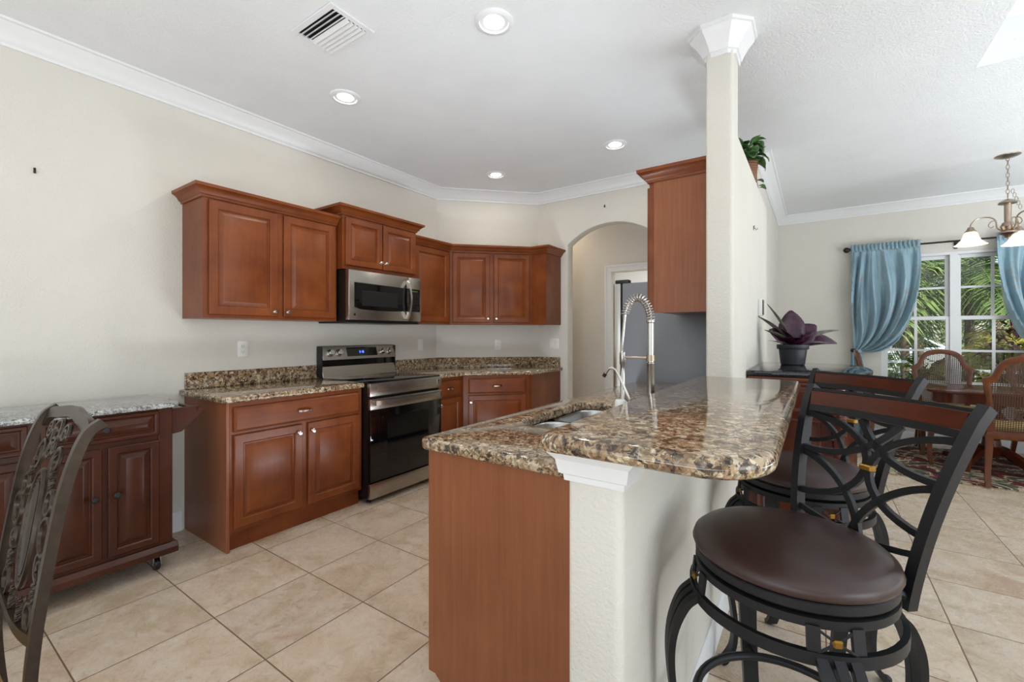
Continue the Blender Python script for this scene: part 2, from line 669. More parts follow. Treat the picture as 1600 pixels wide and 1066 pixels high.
def bez(p0, p1, p2, p3, n=14):
    out = []
    for i in range(n + 1):
        t = i / n
        out.append(tuple((1 - t) ** 3 * a + 3 * (1 - t) ** 2 * t * b + 3 * (1 - t) * t * t * c + t ** 3 * d for a, b, c, d in zip(p0, p1, p2, p3)))
    return out


def spline(pts, n=6):
    """Catmull-Rom through the points"""
    P_ = [Vector(p) for p in pts]
    out = []
    for i in range(len(P_) - 1):
        a = P_[i - 1] if i > 0 else P_[0] * 2 - P_[1]
        b, c = P_[i], P_[i + 1]
        d = P_[i + 2] if i + 2 < len(P_) else P_[-1] * 2 - P_[-2]
        for k in range(n):
            t = k / n
            out.append(0.5 * ((2 * b) + (-a + c) * t + (2 * a - 5 * b + 4 * c - d) * t * t + (-a + 3 * b - 3 * c + d) * t ** 3))
    out.append(P_[-1])
    return out


def rounded(x0, x1, y0, y1, rads, n=6):
    """rectangle with corner radii in the order (x0,y0) (x1,y0) (x1,y1) (x0,y1)"""
    out = []
    for (cx, cy, sx, sy, a), r in zip(((x0, y0, 1, 1, 180), (x1, y0, -1, 1, 270), (x1, y1, -1, -1, 0), (x0, y1, 1, -1, 90)), rads):
        if r <= 0:
            out.append((cx, cy))
        else:
            out += arc(cx + sx * r, cy + sy * r, r, a, a + 90, n)
    return out

# ------------------------------------------------------------------ room shell
CZ = 2.845
XW, YB = -3.41, 4.32            # kitchen's left wall, back wall
XK0, XK1 = -0.476, -0.345       # knee wall, column and plant ledge
YF = 6.98                       # dining room's window wall
XR, YN = 5.5, -4.5
HB = 5.26                       # back of the hall beyond the arch

mb = MB()
mb.box(XW - 0.15, XR + 0.1, YN - 0.1, YF + 0.15, -0.1, 0.0)
mb.box(XW - 0.15, XK0, YF + 0.15, 8.6, -0.1, 0.0)
struct(mb.build('floor', M['floor'], smooth=0))

# ceiling with the raised tray over the great room
TX0, TX1, TY0, TY1, TZ = 0.779, 3.9, -0.4, 3.701, 3.19
mb = MB()
mb.box(XW - 0.15, TX0, YN, YF + 0.15, CZ, CZ + 0.4)
mb.box(TX1, XR + 0.1, YN, YF + 0.15, CZ, CZ + 0.4)
mb.box(TX0, TX1, TY1, YF + 0.15, CZ, CZ + 0.4)
mb.box(TX0, TX1, YN, TY0, CZ, CZ + 0.4)
mb.box(TX0 - 0.01, TX1 + 0.01, TY0 - 0.01, TY1 + 0.01, TZ, TZ + 0.1)
mb.box(XW - 0.15, XK0, YF + 0.15, 8.6, CZ, CZ + 0.4)
struct(mb.build('ceiling', M['ceil'], smooth=0))
CROWN = [(0, -0.105), (0.012, -0.105), (0.014, -0.09), (0.022, -0.086), (0.032, -0.07), (0.058, -0.040), (0.088, -0.022),
         (0.096, -0.014), (0.112, -0.012), (0.114, 0.0), (0, 0.0)]
struct(MB().sweep([(TX0, TY0), (TX1, TY0), (TX1, TY1), (TX0, TY1)], CROWN, TZ, 1, True).build('trim_3', M['trim']))

mb = MB()
mb.box(XW - 0.15, XW, YN, YB + 4.2, 0, CZ)
struct(mb.build('wall_left', M['wall'], smooth=0))

mb = MB()
mb.prism([(-3.41, 3.51), (-2.60, 4.32), (-2.60, 4.42), (-3.41, 4.42)], 0, CZ)
struct(mb.build('wall_corner', M['wall'], smooth=0))

# kitchen back wall with the segmental arch
AX0, AX1, AS, AT = -2.229, -1.27, 2.246, 2.425
hw = (AX1 - AX0) / 2
rise = AT - AS
R_ = (hw * hw + rise * rise) / (2 * rise)
acx, acz = (AX0 + AX1) / 2, AT - R_
a0 = math.degrees(math.atan2(AS - acz, AX0 - acx))
a1 = math.degrees(math.atan2(AS - acz, AX1 - acx))
pts = [(-2.68, 0), (AX0, 0)] + arc(acx, acz, R_, a0, a1, 20) + [(AX1, 0), (XK0 - 0.01, 0), (XK0 - 0.01, CZ), (-2.68, CZ)]
mb = MB()
mb.prism(pts, YB, YB + 0.13, 'y', bevel=0.012)
struct(mb.build('wall_back', M['wall']))

# hall back wall with a cased doorway, bright room behind
DX0, DX1, DZ = -2.10, -1.30, 2.05
mb = MB()
mb.prism([(XW, 0), (DX0, 0), (DX0, DZ), (DX1, DZ), (DX1, 0), (XK0, 0), (XK0, CZ), (XW, CZ)], HB, HB + 0.12, 'y')
struct(mb.build('wall_hall', M['wall'], smooth=0))
mb = MB()
for y in (HB - 0.018,):
    pr = [(-0.0, 0), (0.085, 0)]
    mb.prism([(DX0 - 0.085, 0), (DX0, 0), (DX0, DZ), (DX1, DZ), (DX1, 0), (DX1 + 0.085, 0), (DX1 + 0.085, DZ + 0.085), (DX0 - 0.085, DZ + 0.085)], y, HB + 0.0, 'y', bevel=0.004)
    mb.prism([(DX0 - 0.085, 0), (DX0 - 0.06, 0), (DX0 - 0.06, DZ + 0.06), (DX1 + 0.06, DZ + 0.06), (DX1 + 0.06, 0), (DX1 + 0.085, 0), (DX1 + 0.085, DZ + 0.085), (DX0 - 0.085, DZ + 0.085)], y - 0.008, y, 'y', bevel=0.003)
struct(mb.build('trim_4', M['trim']))
mb = MB()
mb.box(XW, XK0, 8.4, 8.5, 0, CZ)
struct(mb.build('wall_laundry', M['trim'], smooth=0))

# knee wall, column, plant ledge, dining side wall
YC0, YC1 = 2.49, 2.64
YK = 0.923
def wall_plan(y0, y1):
    return rounded(XK0, XK1, y0, y1, (0.012, 0.022, 0, 0), 5)
struct(MB().prism(wall_plan(YK, YC0), 0, 1.012).build('wall_knee', M['wall']))
struct(MB().prism(wall_plan(YC0, YC1), 0, CZ).build('wall_column', M['wall']))
struct(MB().box(XK0, XK1, YC1, YB + 0.0, 0, 2.335, bevel=0.0).build('wall_ledge', M['wall'], smooth=0))
OY0, OY1, OZ = 4.74, 5.18, 2.36
mb = MB()
mb.prism([(YB, 0), (OY0, 0), (OY0, OZ), (OY1, OZ), (OY1, 0), (YF, 0), (YF, CZ), (YB, CZ)], -0.55, -0.425, "x")
struct(mb.build('wall_dining', M['wall'], smooth=0))

# window wall, window openings cut as pieces
WX0, WXM, WX1, WZ0, WZ1 = 0.655, 1.294, 1.935, 0.66, 2.215
mb = MB()
mb.box(-0.55, WX0, YF, YF + 0.15, 0, CZ)
mb.box(WX1, XR, YF, YF + 0.15, 0, CZ)
mb.box(WX0, WX1, YF, YF + 0.15, WZ1, CZ)
mb.box(WX0, WX1, YF, YF + 0.15, 0, WZ0)
struct(mb.build('wall_window', M['wall'], smooth=0))

# great room walls behind and beside the camera, with the openings that let daylight in
mb = MB()
mb.box(XW - 0.15, -3.15, YN - 0.12, YN, 0, CZ)
mb.box(1.15, XR, YN - 0.12, YN, 0, CZ)
mb.box(-3.15, 1.15, YN - 0.12, YN, 2.48, CZ)
mb.box(-3.15, 1.15, YN - 0.12, YN, 0, 0.1)
struct(mb.build('wall_front', M['wall'], smooth=0))
mb = MB()
mb.box(XR, XR + 0.12, 1.5, YF + 0.15, 0, CZ)
mb.box(XR, XR + 0.12, YN, -2.7, 0, CZ)
mb.box(XR, XR + 0.12, -2.7, 1.5, 2.62, CZ)
mb.box(XR, XR + 0.12, -2.7, 1.5, 0, 0.28)
struct(mb.build('wall_right', M['wall'], smooth=0))


def sash_window(name, x0, x1, z0, z1, zm):
    root = bpy.data.objects.new(name, None)
    COL.objects.link(root)
    root.location = ((x0 + x1) / 2, YF + 0.06, z0)
    w, h, zr = (x1 - x0) / 2, z1 - z0, zm - z0
    mb = MB()
    F = 0.032
    for a, b, c, d in ((-w, -w + F, 0, h), (w - F, w, 0, h), (-w + F, w - F, 0, F), (-w + F, w - F, h - F, h)):
        mb.box(a, b, -0.05, 0.05, c, d)
    mb.build('frame', M['trim'], root, smooth=0)
    for nm, za, zb, yo in (('upper_sash', zr - 0.02, h - F, 0.012), ('lower_sash', F, zr + 0.025, -0.02)):
        mb = MB()
        S = 0.034
        for a, b, c, d in ((-w + F, -w + F + S, za, zb), (w - F - S, w - F, za, zb), (-w + F + S, w - F - S, za, za + 0.042), (-w + F + S, w - F - S, zb - 0.042, zb)):
            mb.box(a, b, yo - 0.014, yo + 0.014, c, d, 0.003, 1)
        ia, ib = za + 0.042, zb - 0.042
        mb.box(-0.013, 0.013, yo - 0.009, yo + 0.009, ia, ib)
        mb.box(-w + F + S, -0.013, yo - 0.009, yo + 0.009, (ia + ib) / 2 - 0.012, (ia + ib) / 2 + 0.012)
        mb.box(0.013, w - F - S, yo - 0.009, yo + 0.009, (ia + ib) / 2 - 0.012, (ia + ib) / 2 + 0.012)
        s = mb.build(nm, M['trim'], root, smooth=0)
        mb = MB()
        mb.box(-w + F + S, w - F - S, yo - 0.002, yo + 0.002, ia, ib)
        mb.build('pane', M['glass'], s, smooth=0)
    return struct(root)


sash_window('window_1', WX0, WXM, WZ0, WZ1, 1.457)
sash_window('window_2', WXM, WX1, WZ0, WZ1, 1.457)
struct(MB().box(WX0 - 0.02, WX1 + 0.02, YF - 0.05, YF + 0.01, WZ0 - 0.03, WZ0, 0.006).build('trim_5', M['trim']))

# crown mouldings and baseboards
struct(MB().sweep([(XW, YN), (-3.41, 3.51), (-2.60, 4.32), (XK0 - 0.02, 4.32)], CROWN, CZ, -1).build('trim_1', M['trim']))
struct(MB().sweep([(-0.425, YB + 0.02), (-0.425, YF), (XR, YF)], CROWN, CZ, -1).build('trim_2', M['trim']))
CAP = [(0, -0.135), (0.010, -0.135), (0.012, -0.115), (0.020, -0.112), (0.026, -0.095), (0.050, -0.058), (0.076, -0.030), (0.080, -0.018), (0.090, -0.016), (0.092, 0), (0, 0)]
e = 0.012
cap_path = [(XK0 - e * 0, YC1 + 0.01), (XK0, YC0 + 0.03), (XK0 + 0.03, YC0), (XK1 - 0.03, YC0), (XK1, YC0 + 0.03), (XK1, YC1 + 0.01)]
struct(MB().sweep(cap_path, CAP, CZ, -1).build('trim_6', M['trim'], smooth=25))
# bar support moulding that wraps the end of the knee wall
SUP = [(0, 0), (0.006, 0), (0.008, 0.014), (0.016, 0.018), (0.022, 0.05), (0.036, 0.066), (0.040, 0.085), (0, 0.085)]
struct(MB().sweep([(XK0, 1.10), (XK0, YK), (XK1, YK), (XK1, 1.02)], SUP, 0.935, -1).build('trim_7', M['trim'], smooth=25))
BASE = [(0, 0), (0.014, 0), (0.014, 0.105), (0.010, 0.118), (0.004, 0.125), (0, 0.125)]
struct(MB().sweep([(XW, YN), (XW, 1.16)], BASE, 0, -1).build('baseboard_left', M['trim']))
struct(MB().sweep([(XK1, YK + 0.03), (XK1, 2.97)], BASE, 0, -1).build('baseboard_knee', M['trim']))
struct(MB().sweep([(-0.425, OY1 + 0.02), (-0.425, YF), (XR, YF)], BASE, 0, -1).build('baseboard_dining', M['trim']))
struct(MB().sweep([(XW, HB), (DX0 - 0.1, HB)], BASE, 0, -1).build('baseboard_hall', M['trim']))

# ------------------------------------------------------------------ cabinets
# cabinet frame: x runs left to right seen from the front, the front is y=0, the back +y
KNOB = [(0, -0.028), (0.011, -0.027), (0.015, -0.022), (0.013, -0.016), (0.006, -0.012), (0.005, -0.004), (0.009, 0.0), (0, 0.0)]
ROT_K = Matrix.Rotation(-PI / 2, 4, 'X')


def knob(x, z, parent, y=-0.02, mat='chrome', s=1.0):
    mb = MB()
    # lathe axis turned to point out of the door
    mb.lathe([(r * s, h * s) for r, h in KNOB], (x, y, z), 14, Matrix.Rotation(-PI / 2, 4, 'X'))
    return mb.build('knob', M[mat], parent, fn=None)


def pull(x, z, parent, y=-0.02, w=0.096):
    mb = MB()
    pts = [(x - w / 2, y, z), (x - w / 2 + 0.006, y - 0.018, z), (x - w * 0.22, y - 0.027, z), (x, y - 0.029, z), (x + w * 0.22, y - 0.027, z), (x + w / 2 - 0.006, y - 0.018, z), (x + w / 2, y, z)]
    mb.tube(spline(pts, 4), 1.0, flat=(0.012, 0.006))
    return mb.build('handle', M['chrome'], parent)


CCROWN = [(0, 0), (0.010, 0), (0.012, 0.012), (0.022, 0.018), (0.030, 0.034), (0.048, 0.050), (0.058, 0.054), (0.060, 0.072), (0, 0.072)]


def cab_door(parent, x0, x1, z0, z1, kx=None, kz=None, rail=0.055, mat='cherry', y=0.0, kmat='chrome'):
    d = MB().door(x0, x1, z0, z1, y, 0.02, rail).build('door', M[mat], parent, smooth=20)
    if kx is not None:
        knob(kx, kz, d, y - 0.02, kmat)
    return d


def cab_drawer(parent, x0, x1, z0, z1, mat='cherry_x', p=True):
    d = MB().slab(x0, x1, z0, z1).build('drawer', M[mat], parent, smooth=20)
    if p:
        pull((x0 + x1) / 2, (z0 + z1) / 2, d)
    return d


R90 = PI / 2
XFU = XW + 0.31      # face of the upper cabinets
XFB = XW + 0.60      # face of the base cabinets
UZ0, UZ1 = 1.375, 2.125

# long upper cabinet with two doors
c = thing('upper_cabinet', 'long two-door cherry wall cabinet hung above the counter left of the stove', 'cabinet', (XFU, 1.165, UZ0), R90, 'cherry wall cabinets')
W = 2.083 - 1.165
D = 0.308
MB().box(0, W, 0, D, 0, UZ1 - UZ0).build('cabinet_body', M['cherry'], c, smooth=0)
cab_door(c, 0.03, 0.452, 0.022, 0.735, 0.428, 0.052)
cab_door(c, 0.495, 0.900, 0.022, 0.735, 0.520, 0.052)
MB().sweep([(0, D), (0, 0), (W, 0)], CCROWN, UZ1 - UZ0 - 0.005, -1).build('crown', M['cherry_x'], c)

# cabinet over the microwave, deeper and higher
c = thing('upper_cabinet', 'short two-door cherry wall cabinet directly over the microwave', 'cabinet', (XW + 0.38, 2.088, 1.785), R90, 'cherry wall cabinets')
W2, D2, H2 = 0.765, 0.378, 0.425
MB().box(0, W2, 0, D2, 0, H2).build('cabinet_body', M['cherry'], c, smooth=0)
cab_door(c, 0.022, 0.372, 0.03, 0.405, 0.350, 0.085, 0.05)
cab_door(c, 0.383, 0.743, 0.03, 0.405, 0.405, 0.085, 0.05)
MB().sweep([(0, D2), (0, 0), (W2, 0), (W2, D2)], CCROWN, H2 - 0.005, -1).build('crown', M['cherry_x'], c)

# narrow upper cabinet right of the microwave
c = thing('upper_cabinet', 'narrow one-door cherry wall cabinet between the microwave and the corner cabinet', 'cabinet', (XFU, 2.860, UZ0), R90, 'cherry wall cabinets')
Wn = 3.385 - 2.860
MB().prism([(0, 0), (Wn, 0), (Wn, 0.05), (Wn + 0.0, D), (0, D)], 0, UZ1 - UZ0).build('cabinet_body', M['cherry'], c, smooth=0)
cab_door(c, 0.035, Wn - 0.03, 0.022, 0.735, 0.06, 0.052)
MB().sweep([(0, 0), (Wn + 0.0, 0)], CCROWN, UZ1 - UZ0 - 0.005, -1).build('crown', M['cherry_x'], c)

# diagonal corner cabinet with the short return on the back wall, built in room coordinates turned 45 degrees
def turn45(ox, oy):
    s = math.sqrt(0.5)
    def f(x, y):
        dx, dy = x - ox, y - oy
        return (dx * s + dy * s, -dx * s + dy * s)
    return f
P0 = (XFU, 3.388)
f45 = turn45(*P0)
YU = YB - 0.32
xd = YU - 6.92 + 0.4525 - (P0[1] - (P0[0] + 6.92 - 0.4525))
P1 = (P0[0] + (YU - P0[1]), YU)
P2 = (-2.312, YU)
P3 = (-2.312, YB - 0.002)
plan = [P0, P1, P2, P3, (-2.605, YB - 0.004), (XW + 0.006, 3.512), (XW + 0.006, 3.388)]
c = thing('upper_cabinet', 'angled cherry corner wall cabinet with two doors beside the archway', 'cabinet', (P0[0], P0[1], UZ0), PI / 4, 'cherry wall cabinets')
MB().prism([f45(*p) for p in plan], 0, UZ1 - UZ0).build('cabinet_body', M['cherry'], c, smooth=0)
Ld = math.hypot(P1[0] - P0[0], P1[1] - P0[1])
cab_door(c, 0.03, Ld / 2 - 0.022, 0.022, 0.735, Ld / 2 - 0.045, 0.06, 0.05)
cab_door(c, Ld / 2 + 0.022, Ld - 0.03, 0.022, 0.735, Ld / 2 + 0.045, 0.06, 0.05)
MB().sweep([f45(*p) for p in (P0, P1, P2, P3)], CCROWN, UZ1 - UZ0 - 0.005, -1).build('crown', M['cherry_x'], c)

# wall cabinet behind the column, seen from its end
c = thing('upper_cabinet', 'cherry wall cabinet with plain end panel mounted behind the white column', 'cabinet', (XK0 - 0.345, 3.30, 1.40), -R90, 'cherry wall cabinets')
W5, D5, H5 = 3.30 - 2.652, 0.340, 0.78
MB().box(0, W5, 0, D5, 0.012, H5).build('cabinet_body', M['cherry'], c, smooth=0)
MB().box(W5, W5 + 0.006, 0.028, D5, 0, H5).build('end_panel', M['laminate'], c, smooth=0)
cab_door(c, 0.02, W5 / 2 - 0.01, 0.03, 0.755, W5 / 2 - 0.035, 0.06)
cab_door(c, W5 / 2 + 0.01, W5 - 0.02, 0.03, 0.755, W5 / 2 + 0.035, 0.06)
MB().sweep([(0, 0), (W5 + 0.006, 0), (W5 + 0.006, D5)], CCROWN, H5 - 0.005, -1).build('crown', M['cherry_x'], c)

# base cabinet left of the stove
BH = 0.874
c = thing('base_cabinet', 'cherry base cabinet with wide drawer and two doors left of the stove', 'cabinet', (XFB, 1.176, 0), R90, 'cherry base cabinets')
W = 2.098 - 1.176
D = 0.597
MB().box(0.018, W, 0.0, D, 0.11, BH).box(0.018, W, 0.035, D, 0, 0.11).build('cabinet_body', M['cherry'], c, smooth=0)
MB().box(0, 0.018, 0.0, D, 0, BH, 0.002, 1).build('end_panel', M['laminate'], c)
cab_drawer(c, 0.036, 0.895, 0.700, 0.842)
cab_door(c, 0.036, 0.452, 0.135, 0.680, 0.425, 0.628)
cab_door(c, 0.492, 0.895, 0.135, 0.680, 0.520, 0.628)

# narrow base cabinet right of the stove
c = thing('base_cabinet', 'narrow cherry base cabinet with one drawer tight beside the stove', 'cabinet', (XFB, 2.868, 0), R90, 'cherry base cabinets')
W = 3.255 - 2.868
MB().box(0, W, 0, D, 0.10, BH).box(0, W, 0.06, D, 0, 0.10).build('cabinet_body', M['cherry'], c, smooth=0)
cab_drawer(c, 0.03, W - 0.05, 0.700, 0.842)
cab_door(c, 0.03, W - 0.05, 0.135, 0.680, 0.055, 0.628, 0.05)

# diagonal base cabinet
Q0 = (XFB, 3.262)
YBF = YB - 0.60
Q1 = (Q0[0] + YBF - Q0[1], YBF)
Q2 = (-2.318, YBF)
Q3 = (-2.318, YB - 0.003)
fb = turn45(*Q0)
plan = [Q0, Q1, Q2, Q3, (-2.605, YB - 0.004), (XW + 0.006, 3.512), (XW + 0.006, 3.262)]
c = thing('base_cabinet', 'angled cherry corner base cabinet with drawer and single door', 'cabinet', (Q0[0], Q0[1], 0), PI / 4, 'cherry base cabinets')
MB().prism([fb(*p) for p in plan], 0.0, BH).build('cabinet_body', M['cherry'], c, smooth=0)
Ld = math.hypot(Q1[0] - Q0[0], Q1[1] - Q0[1])
cab_drawer(c, 0.05, Ld - 0.03, 0.700, 0.842)
cab_door(c, 0.05, Ld - 0.03, 0.135, 0.680, 0.072, 0.620)

# peninsula cabinet with plain end panel
XP0 = -1.112
c = thing('base_cabinet', 'sink cabinet of the peninsula with plain reddish-brown end panel beside cream knee wall', 'cabinet', (XP0, 3.30, 0), -R90, 'cherry base cabinets')
W = 3.30 - 1.12
D = XK0 - XP0 - 0.003
MB().box(0, 1.0, 0, D, 0.10, BH).box(0, W, 0.07, D, 0, 0.10).box(1.80, W, 0, D, 0.10, BH).box(1.0, 1.80, 0, D, 0.10, 0.60).box(1.0, 1.80, 0.0, 0.06, 0.60, BH).build('cabinet_body', M['cherry'], c, smooth=0)
MB().prism([(0.0, 0.105), (0.0, BH), (D, BH), (D, 0), (0.055, 0), (0.055, 0.085), (0.03, 0.105)], W, W + 0.012, 'x').build('end_panel', M['laminate'], c, smooth=0)
for i in range(5):
    xa = 0.02 + i * 0.428
    cab_drawer(c, xa, xa + 0.408, 0.700, 0.842)
    cab_door(c, xa, xa + 0.408, 0.135, 0.680, xa + 0.36, 0.628)

# ------------------------------------------------------------------ granite
def slab_counter(name, label, cat, plan, z0, z1, bevel=0.012, group=None):
    ox = sum(p[0] for p in plan) / len(plan)
    oy = sum(p[1] for p in plan) / len(plan)
    r = thing(name, label, cat, (ox, oy, z0), 0, group)
    o = MB().prism([(p[0] - ox, p[1] - oy) for p in plan], 0, z1 - z0, 'z', bevel, 3).build('slab', M['granite'], r, smooth=40)
    return r, o, ox, oy


CT0, CT1 = 0.8745, 0.914
yl = 1.176 - 0.03
r, o, ox, oy = slab_counter('countertop', 'brown granite countertop with low backsplash left of the stove', 'countertop',
                            [(XW + 0.002, 2.098), (XW + 0.002, yl)] + [(XFB + 0.035 - 0.02, yl)] + [(XFB + 0.035, yl + 0.02), (XFB + 0.035, 2.098)], CT0, CT1, group='granite countertops')
MB().box(XW + 0.002 - ox, XW + 0.022 - ox, 1.176 - oy, 2.098 - oy, CT1 - CT0, 0.145, 0.002, 1).build('backsplash', M['granite'], r)

k2 = 0.035
s2 = 0.035 * (math.sqrt(2) - 1)
cpl = [(XW + 0.002, 2.868), (XFB + k2, 2.868), (XFB + k2, Q0[1] - s2), (Q1[0] + s2, YBF - k2), (-2.29, YBF - k2), (-2.29, YB - 0.002), (-2.602, YB - 0.002), (XW + 0.002, 3.511)]
r, o, ox, oy = slab_counter('countertop', 'brown granite countertop turning the corner right of the stove', 'countertop', cpl, CT0, CT1, group='granite countertops')
mb = MB()
BSP = [(0, 0), (0.02, 0), (0.02, 0.106), (0, 0.106)]
mb.sweep([(XW + 0.002 - ox, 2.868 - oy), (XW + 0.002 - ox, 3.510 - oy), (-2.601 - ox, YB - 0.002 - oy), (-2.318 - ox, YB - 0.002 - oy)], BSP, CT1 - CT0, -1)
mb.build('backsplash', M['granite'], r, smooth=0)

# peninsula countertop with the sink cut-out
SX0, SX1, SY0, SY1, SYM = -1.015, -0.60, 1.50, 2.17, 1.80
outer = rounded(XP0 - 0.03, XK0 - 0.002, 1.085, 3.325, (0.035, 0, 0, 0), 6)
inner = rounded(SX0, SX1, SY0, SY1, (0.09, 0.09, 0.09, 0.09), 6)


def plate_with_hole(outer, inner, z0, z1, bevel):
    """a slab with one opening: both rims triangulated together, then the walls"""
    bm = bmesh.new()
    loops = []
    for pl in (outer, inner):
        vs_ = [bm.verts.new((p[0], p[1], z1)) for p in pl]
        es = [bm.edges.new((vs_[i], vs_[(i + 1) % len(vs_)])) for i in range(len(vs_))]
        loops.append((vs_, es))
    geo = bmesh.ops.triangle_fill(bm, edges=loops[0][1] + loops[1][1], use_beauty=True)
    faces = [g for g in geo['geom'] if isinstance(g, bmesh.types.BMFace)]
    ex = bmesh.ops.extrude_face_region(bm, geom=faces)
    vv = [g for g in ex['geom'] if isinstance(g, bmesh.types.BMVert)]
    bmesh.ops.translate(bm, vec=(0, 0, z0 - z1), verts=vv)
    bmesh.ops.recalc_face_normals(bm, faces=bm.faces[:])
    if bevel:
        sharp = [e_ for e_ in bm.edges if len(e_.link_faces) == 2 and e_.calc_face_angle(0) > 1.2 and abs(e_.verts[0].co.z - e_.verts[1].co.z) < 1e-5]
        bmesh.ops.bevel(bm, geom=sharp, offset=bevel, segments=3, affect='EDGES', profile=0.5)
    m = MB()
    m.bm.free()
    m.bm = bm
    return m


ox, oy = -0.8, 2.2
r = thing('countertop', 'lower brown granite countertop of the peninsula around the double sink', 'countertop', (ox, oy, CT0), 0, 'granite countertops')
plate_with_hole([(p[0] - ox, p[1] - oy) for p in outer], [(p[0] - ox, p[1] - oy) for p in inner], 0, CT1 - CT0, 0.011).build('slab', M['granite'], r, smooth=40)

# undermount double-bowl sink
s = thing('kitchen_sink', 'stainless double-bowl sink set under the peninsula granite', 'sink', ((SX0 + SX1) / 2, (SY0 + SY1) / 2, CT0 - 0.20))
hx = (SX1 - SX0) / 2


def bowl(ya, yb, nm):
    mb = MB()
    rings = []
    for ins, z, rr in ((-0.018, 0.1985, 0.09), (0.0, 0.1985, 0.085), (0.004, 0.19, 0.08), (0.014, 0.06, 0.07), (0.03, 0.02, 0.06), (0.06, 0.008, 0.05)):
        pl = rounded(-hx - 0.004 + ins, hx + 0.004 - ins, ya + ins, yb - ins, (rr,) * 4, 6)
        rings.append([mb.bm.verts.new((p[0], p[1], z)) for p in pl])
    mb._quadring(rings, False, False)
    mb.bm.faces.new(rings[-1])
    o = mb.build(nm, M['bowlsteel'], s, smooth=50)
    d = MB().lathe([(0.0, 0.013), (0.02, 0.012), (0.036, 0.014), (0.042, 0.010), (0.042, 0.007)], (0, (ya + yb) / 2, 0), 20, caps=False).build('drain', M['chrome'], o)
    return o


ym = SYM - (SY0 + SY1) / 2
bowl(-(SY1 - SY0) / 2, ym - 0.012, 'bowl')
bowl(ym + 0.012, (SY1 - SY0) / 2, 'bowl')
MB().box(-hx + 0.01, hx - 0.01, ym - 0.03, ym + 0.03, 0.165, 0.178, 0.006, 2).build('divider', M['bowlsteel'], s)

# raised bar top
bx0, bx1, by0, by1 = XK0 - 0.035, -0.058, 0.832, 2.489
bar = rounded(bx0, bx1, by0, by1, (0.035, 0.13, 0.04, 0.0), 9)
ox, oy = (bx0 + bx1) / 2, (by0 + by1) / 2
r = thing('bar_counter', 'thick polished granite bar top raised on the knee wall in front of the column', 'countertop', (ox, oy, 1.0135))
MB().prism([(p[0] - ox, p[1] - oy) for p in bar], 0, 0.042, 'z', 0.019, 4).build('slab', M['granite'], r, smooth=40)

# ------------------------------------------------------------------ appliances
# stove
W, D = 0.757, 0.66
st = thing('stove', 'stainless electric stove with black glass oven door and blue clock', 'stove', (-2.735, 2.104, 0), R90)
MB().box(0.004, W - 0.004, 0.012, D, 0.045, 0.905).build('stove_body', M['black'], st, smooth=0)
mb = MB()
for x in (0.05, W - 0.05):
    for y in (0.06, D - 0.06):
        mb.lathe([(0, 0), (0.02, 0), (0.02, 0.012), (0.012, 0.016), (0.012, 0.046), (0, 0.046)], (x, y, 0), 12)
mb.build('foot', M['black'], st)
MB().box(0.0, W, 0.0, D - 0.09, 0.905, 0.917, 0.004, 2).build('cooktop', M['blackglass'], st)
fp = MB().box(0, W, -0.022, 0.012, 0.808, 0.906, 0.004, 2).build('front_panel', M['steel'], st)
mb = MB()
for a in ((0.07, W - 0.05, 0.885, 0.888), (0.07, W - 0.05, 0.838, 0.841), (0.07, 0.073, 0.838, 0.888), (W - 0.053, W - 0.05, 0.838, 0.888)):
    mb.box(a[0], a[1], -0.0245, -0.0215, a[2], a[3])
mb.build('panel_groove', M['chrome'], fp, smooth=0)
MB().box(0.71, 0.722, -0.0245, -0.0215, 0.862, 0.876, 0.001, 1).build('emblem', M['darkgrey'], fp)
dr = MB().box(0.004, W - 0.004, -0.020, 0.010, 0.170, 0.788, 0.004, 2).build('oven_door', M['blackglass'], st)
MB().box(0.0, W, -0.024, 0.008, 0.708, 0.790, 0.004, 2).build('door_rail', M['steel'], dr)
mb = MB()
hp = [(0.035, -0.025, 0.762), (0.05, -0.055, 0.762), (0.2, -0.068, 0.762), (W / 2, -0.071, 0.762), (W - 0.2, -0.068, 0.762), (W - 0.05, -0.055, 0.762), (W - 0.035, -0.025, 0.762)]
mb.tube(spline(hp, 4), 1.0, flat=(0.034, 0.018), up=(0, 0, 1))
mb.build('handle', M['steel'], dr)
MB().box(0.16, W - 0.16, -0.0215, -0.0195, 0.30, 0.64, 0.0, 1).build('oven_window', M['blackglass'], dr, smooth=0)
MB().box(0.0, W, -0.022, 0.010, 0.045, 0.160, 0.004, 2).build('storage_drawer', M['steel'], st)
# back guard: lower sill, dark recess, slanted control panel
MB().prism([(D - 0.088, 0.917), (D - 0.064, 1.004), (D, 1.004), (D, 0.917)], 0.0, W, 'x', 0.003, 1).build('back_sill', M['steel'], st)
MB().prism([(D - 0.055, 1.004), (D - 0.052, 1.06), (D, 1.06), (D, 1.004)], 0.012, W - 0.012, 'x').build('vent_recess', M['blackglass'], st, smooth=0)
cp = MB().prism([(D - 0.088, 1.06), (D - 0.056, 1.168), (D - 0.045, 1.176), (D, 1.176), (D, 1.06)], 0, W, 'x', 0.003, 1).build('control_panel', M['steel'], st)
MB().box(-0.003, 0.001, D - 0.075, D, 0.917, 1.172).box(W - 0.001, W + 0.003, D - 0.075, D, 0.917, 1.172).build('end_cap', M['black'], st, smooth=0)
tilt = math.atan2(0.032, 0.108)
nrm = Vector((0, -math.cos(tilt), math.sin(tilt)))
def on_panel(x, u, out=0.0):
    return Vector((x, D - 0.088 + 0.032 * u, 1.06 + 0.108 * u)) + nrm * out
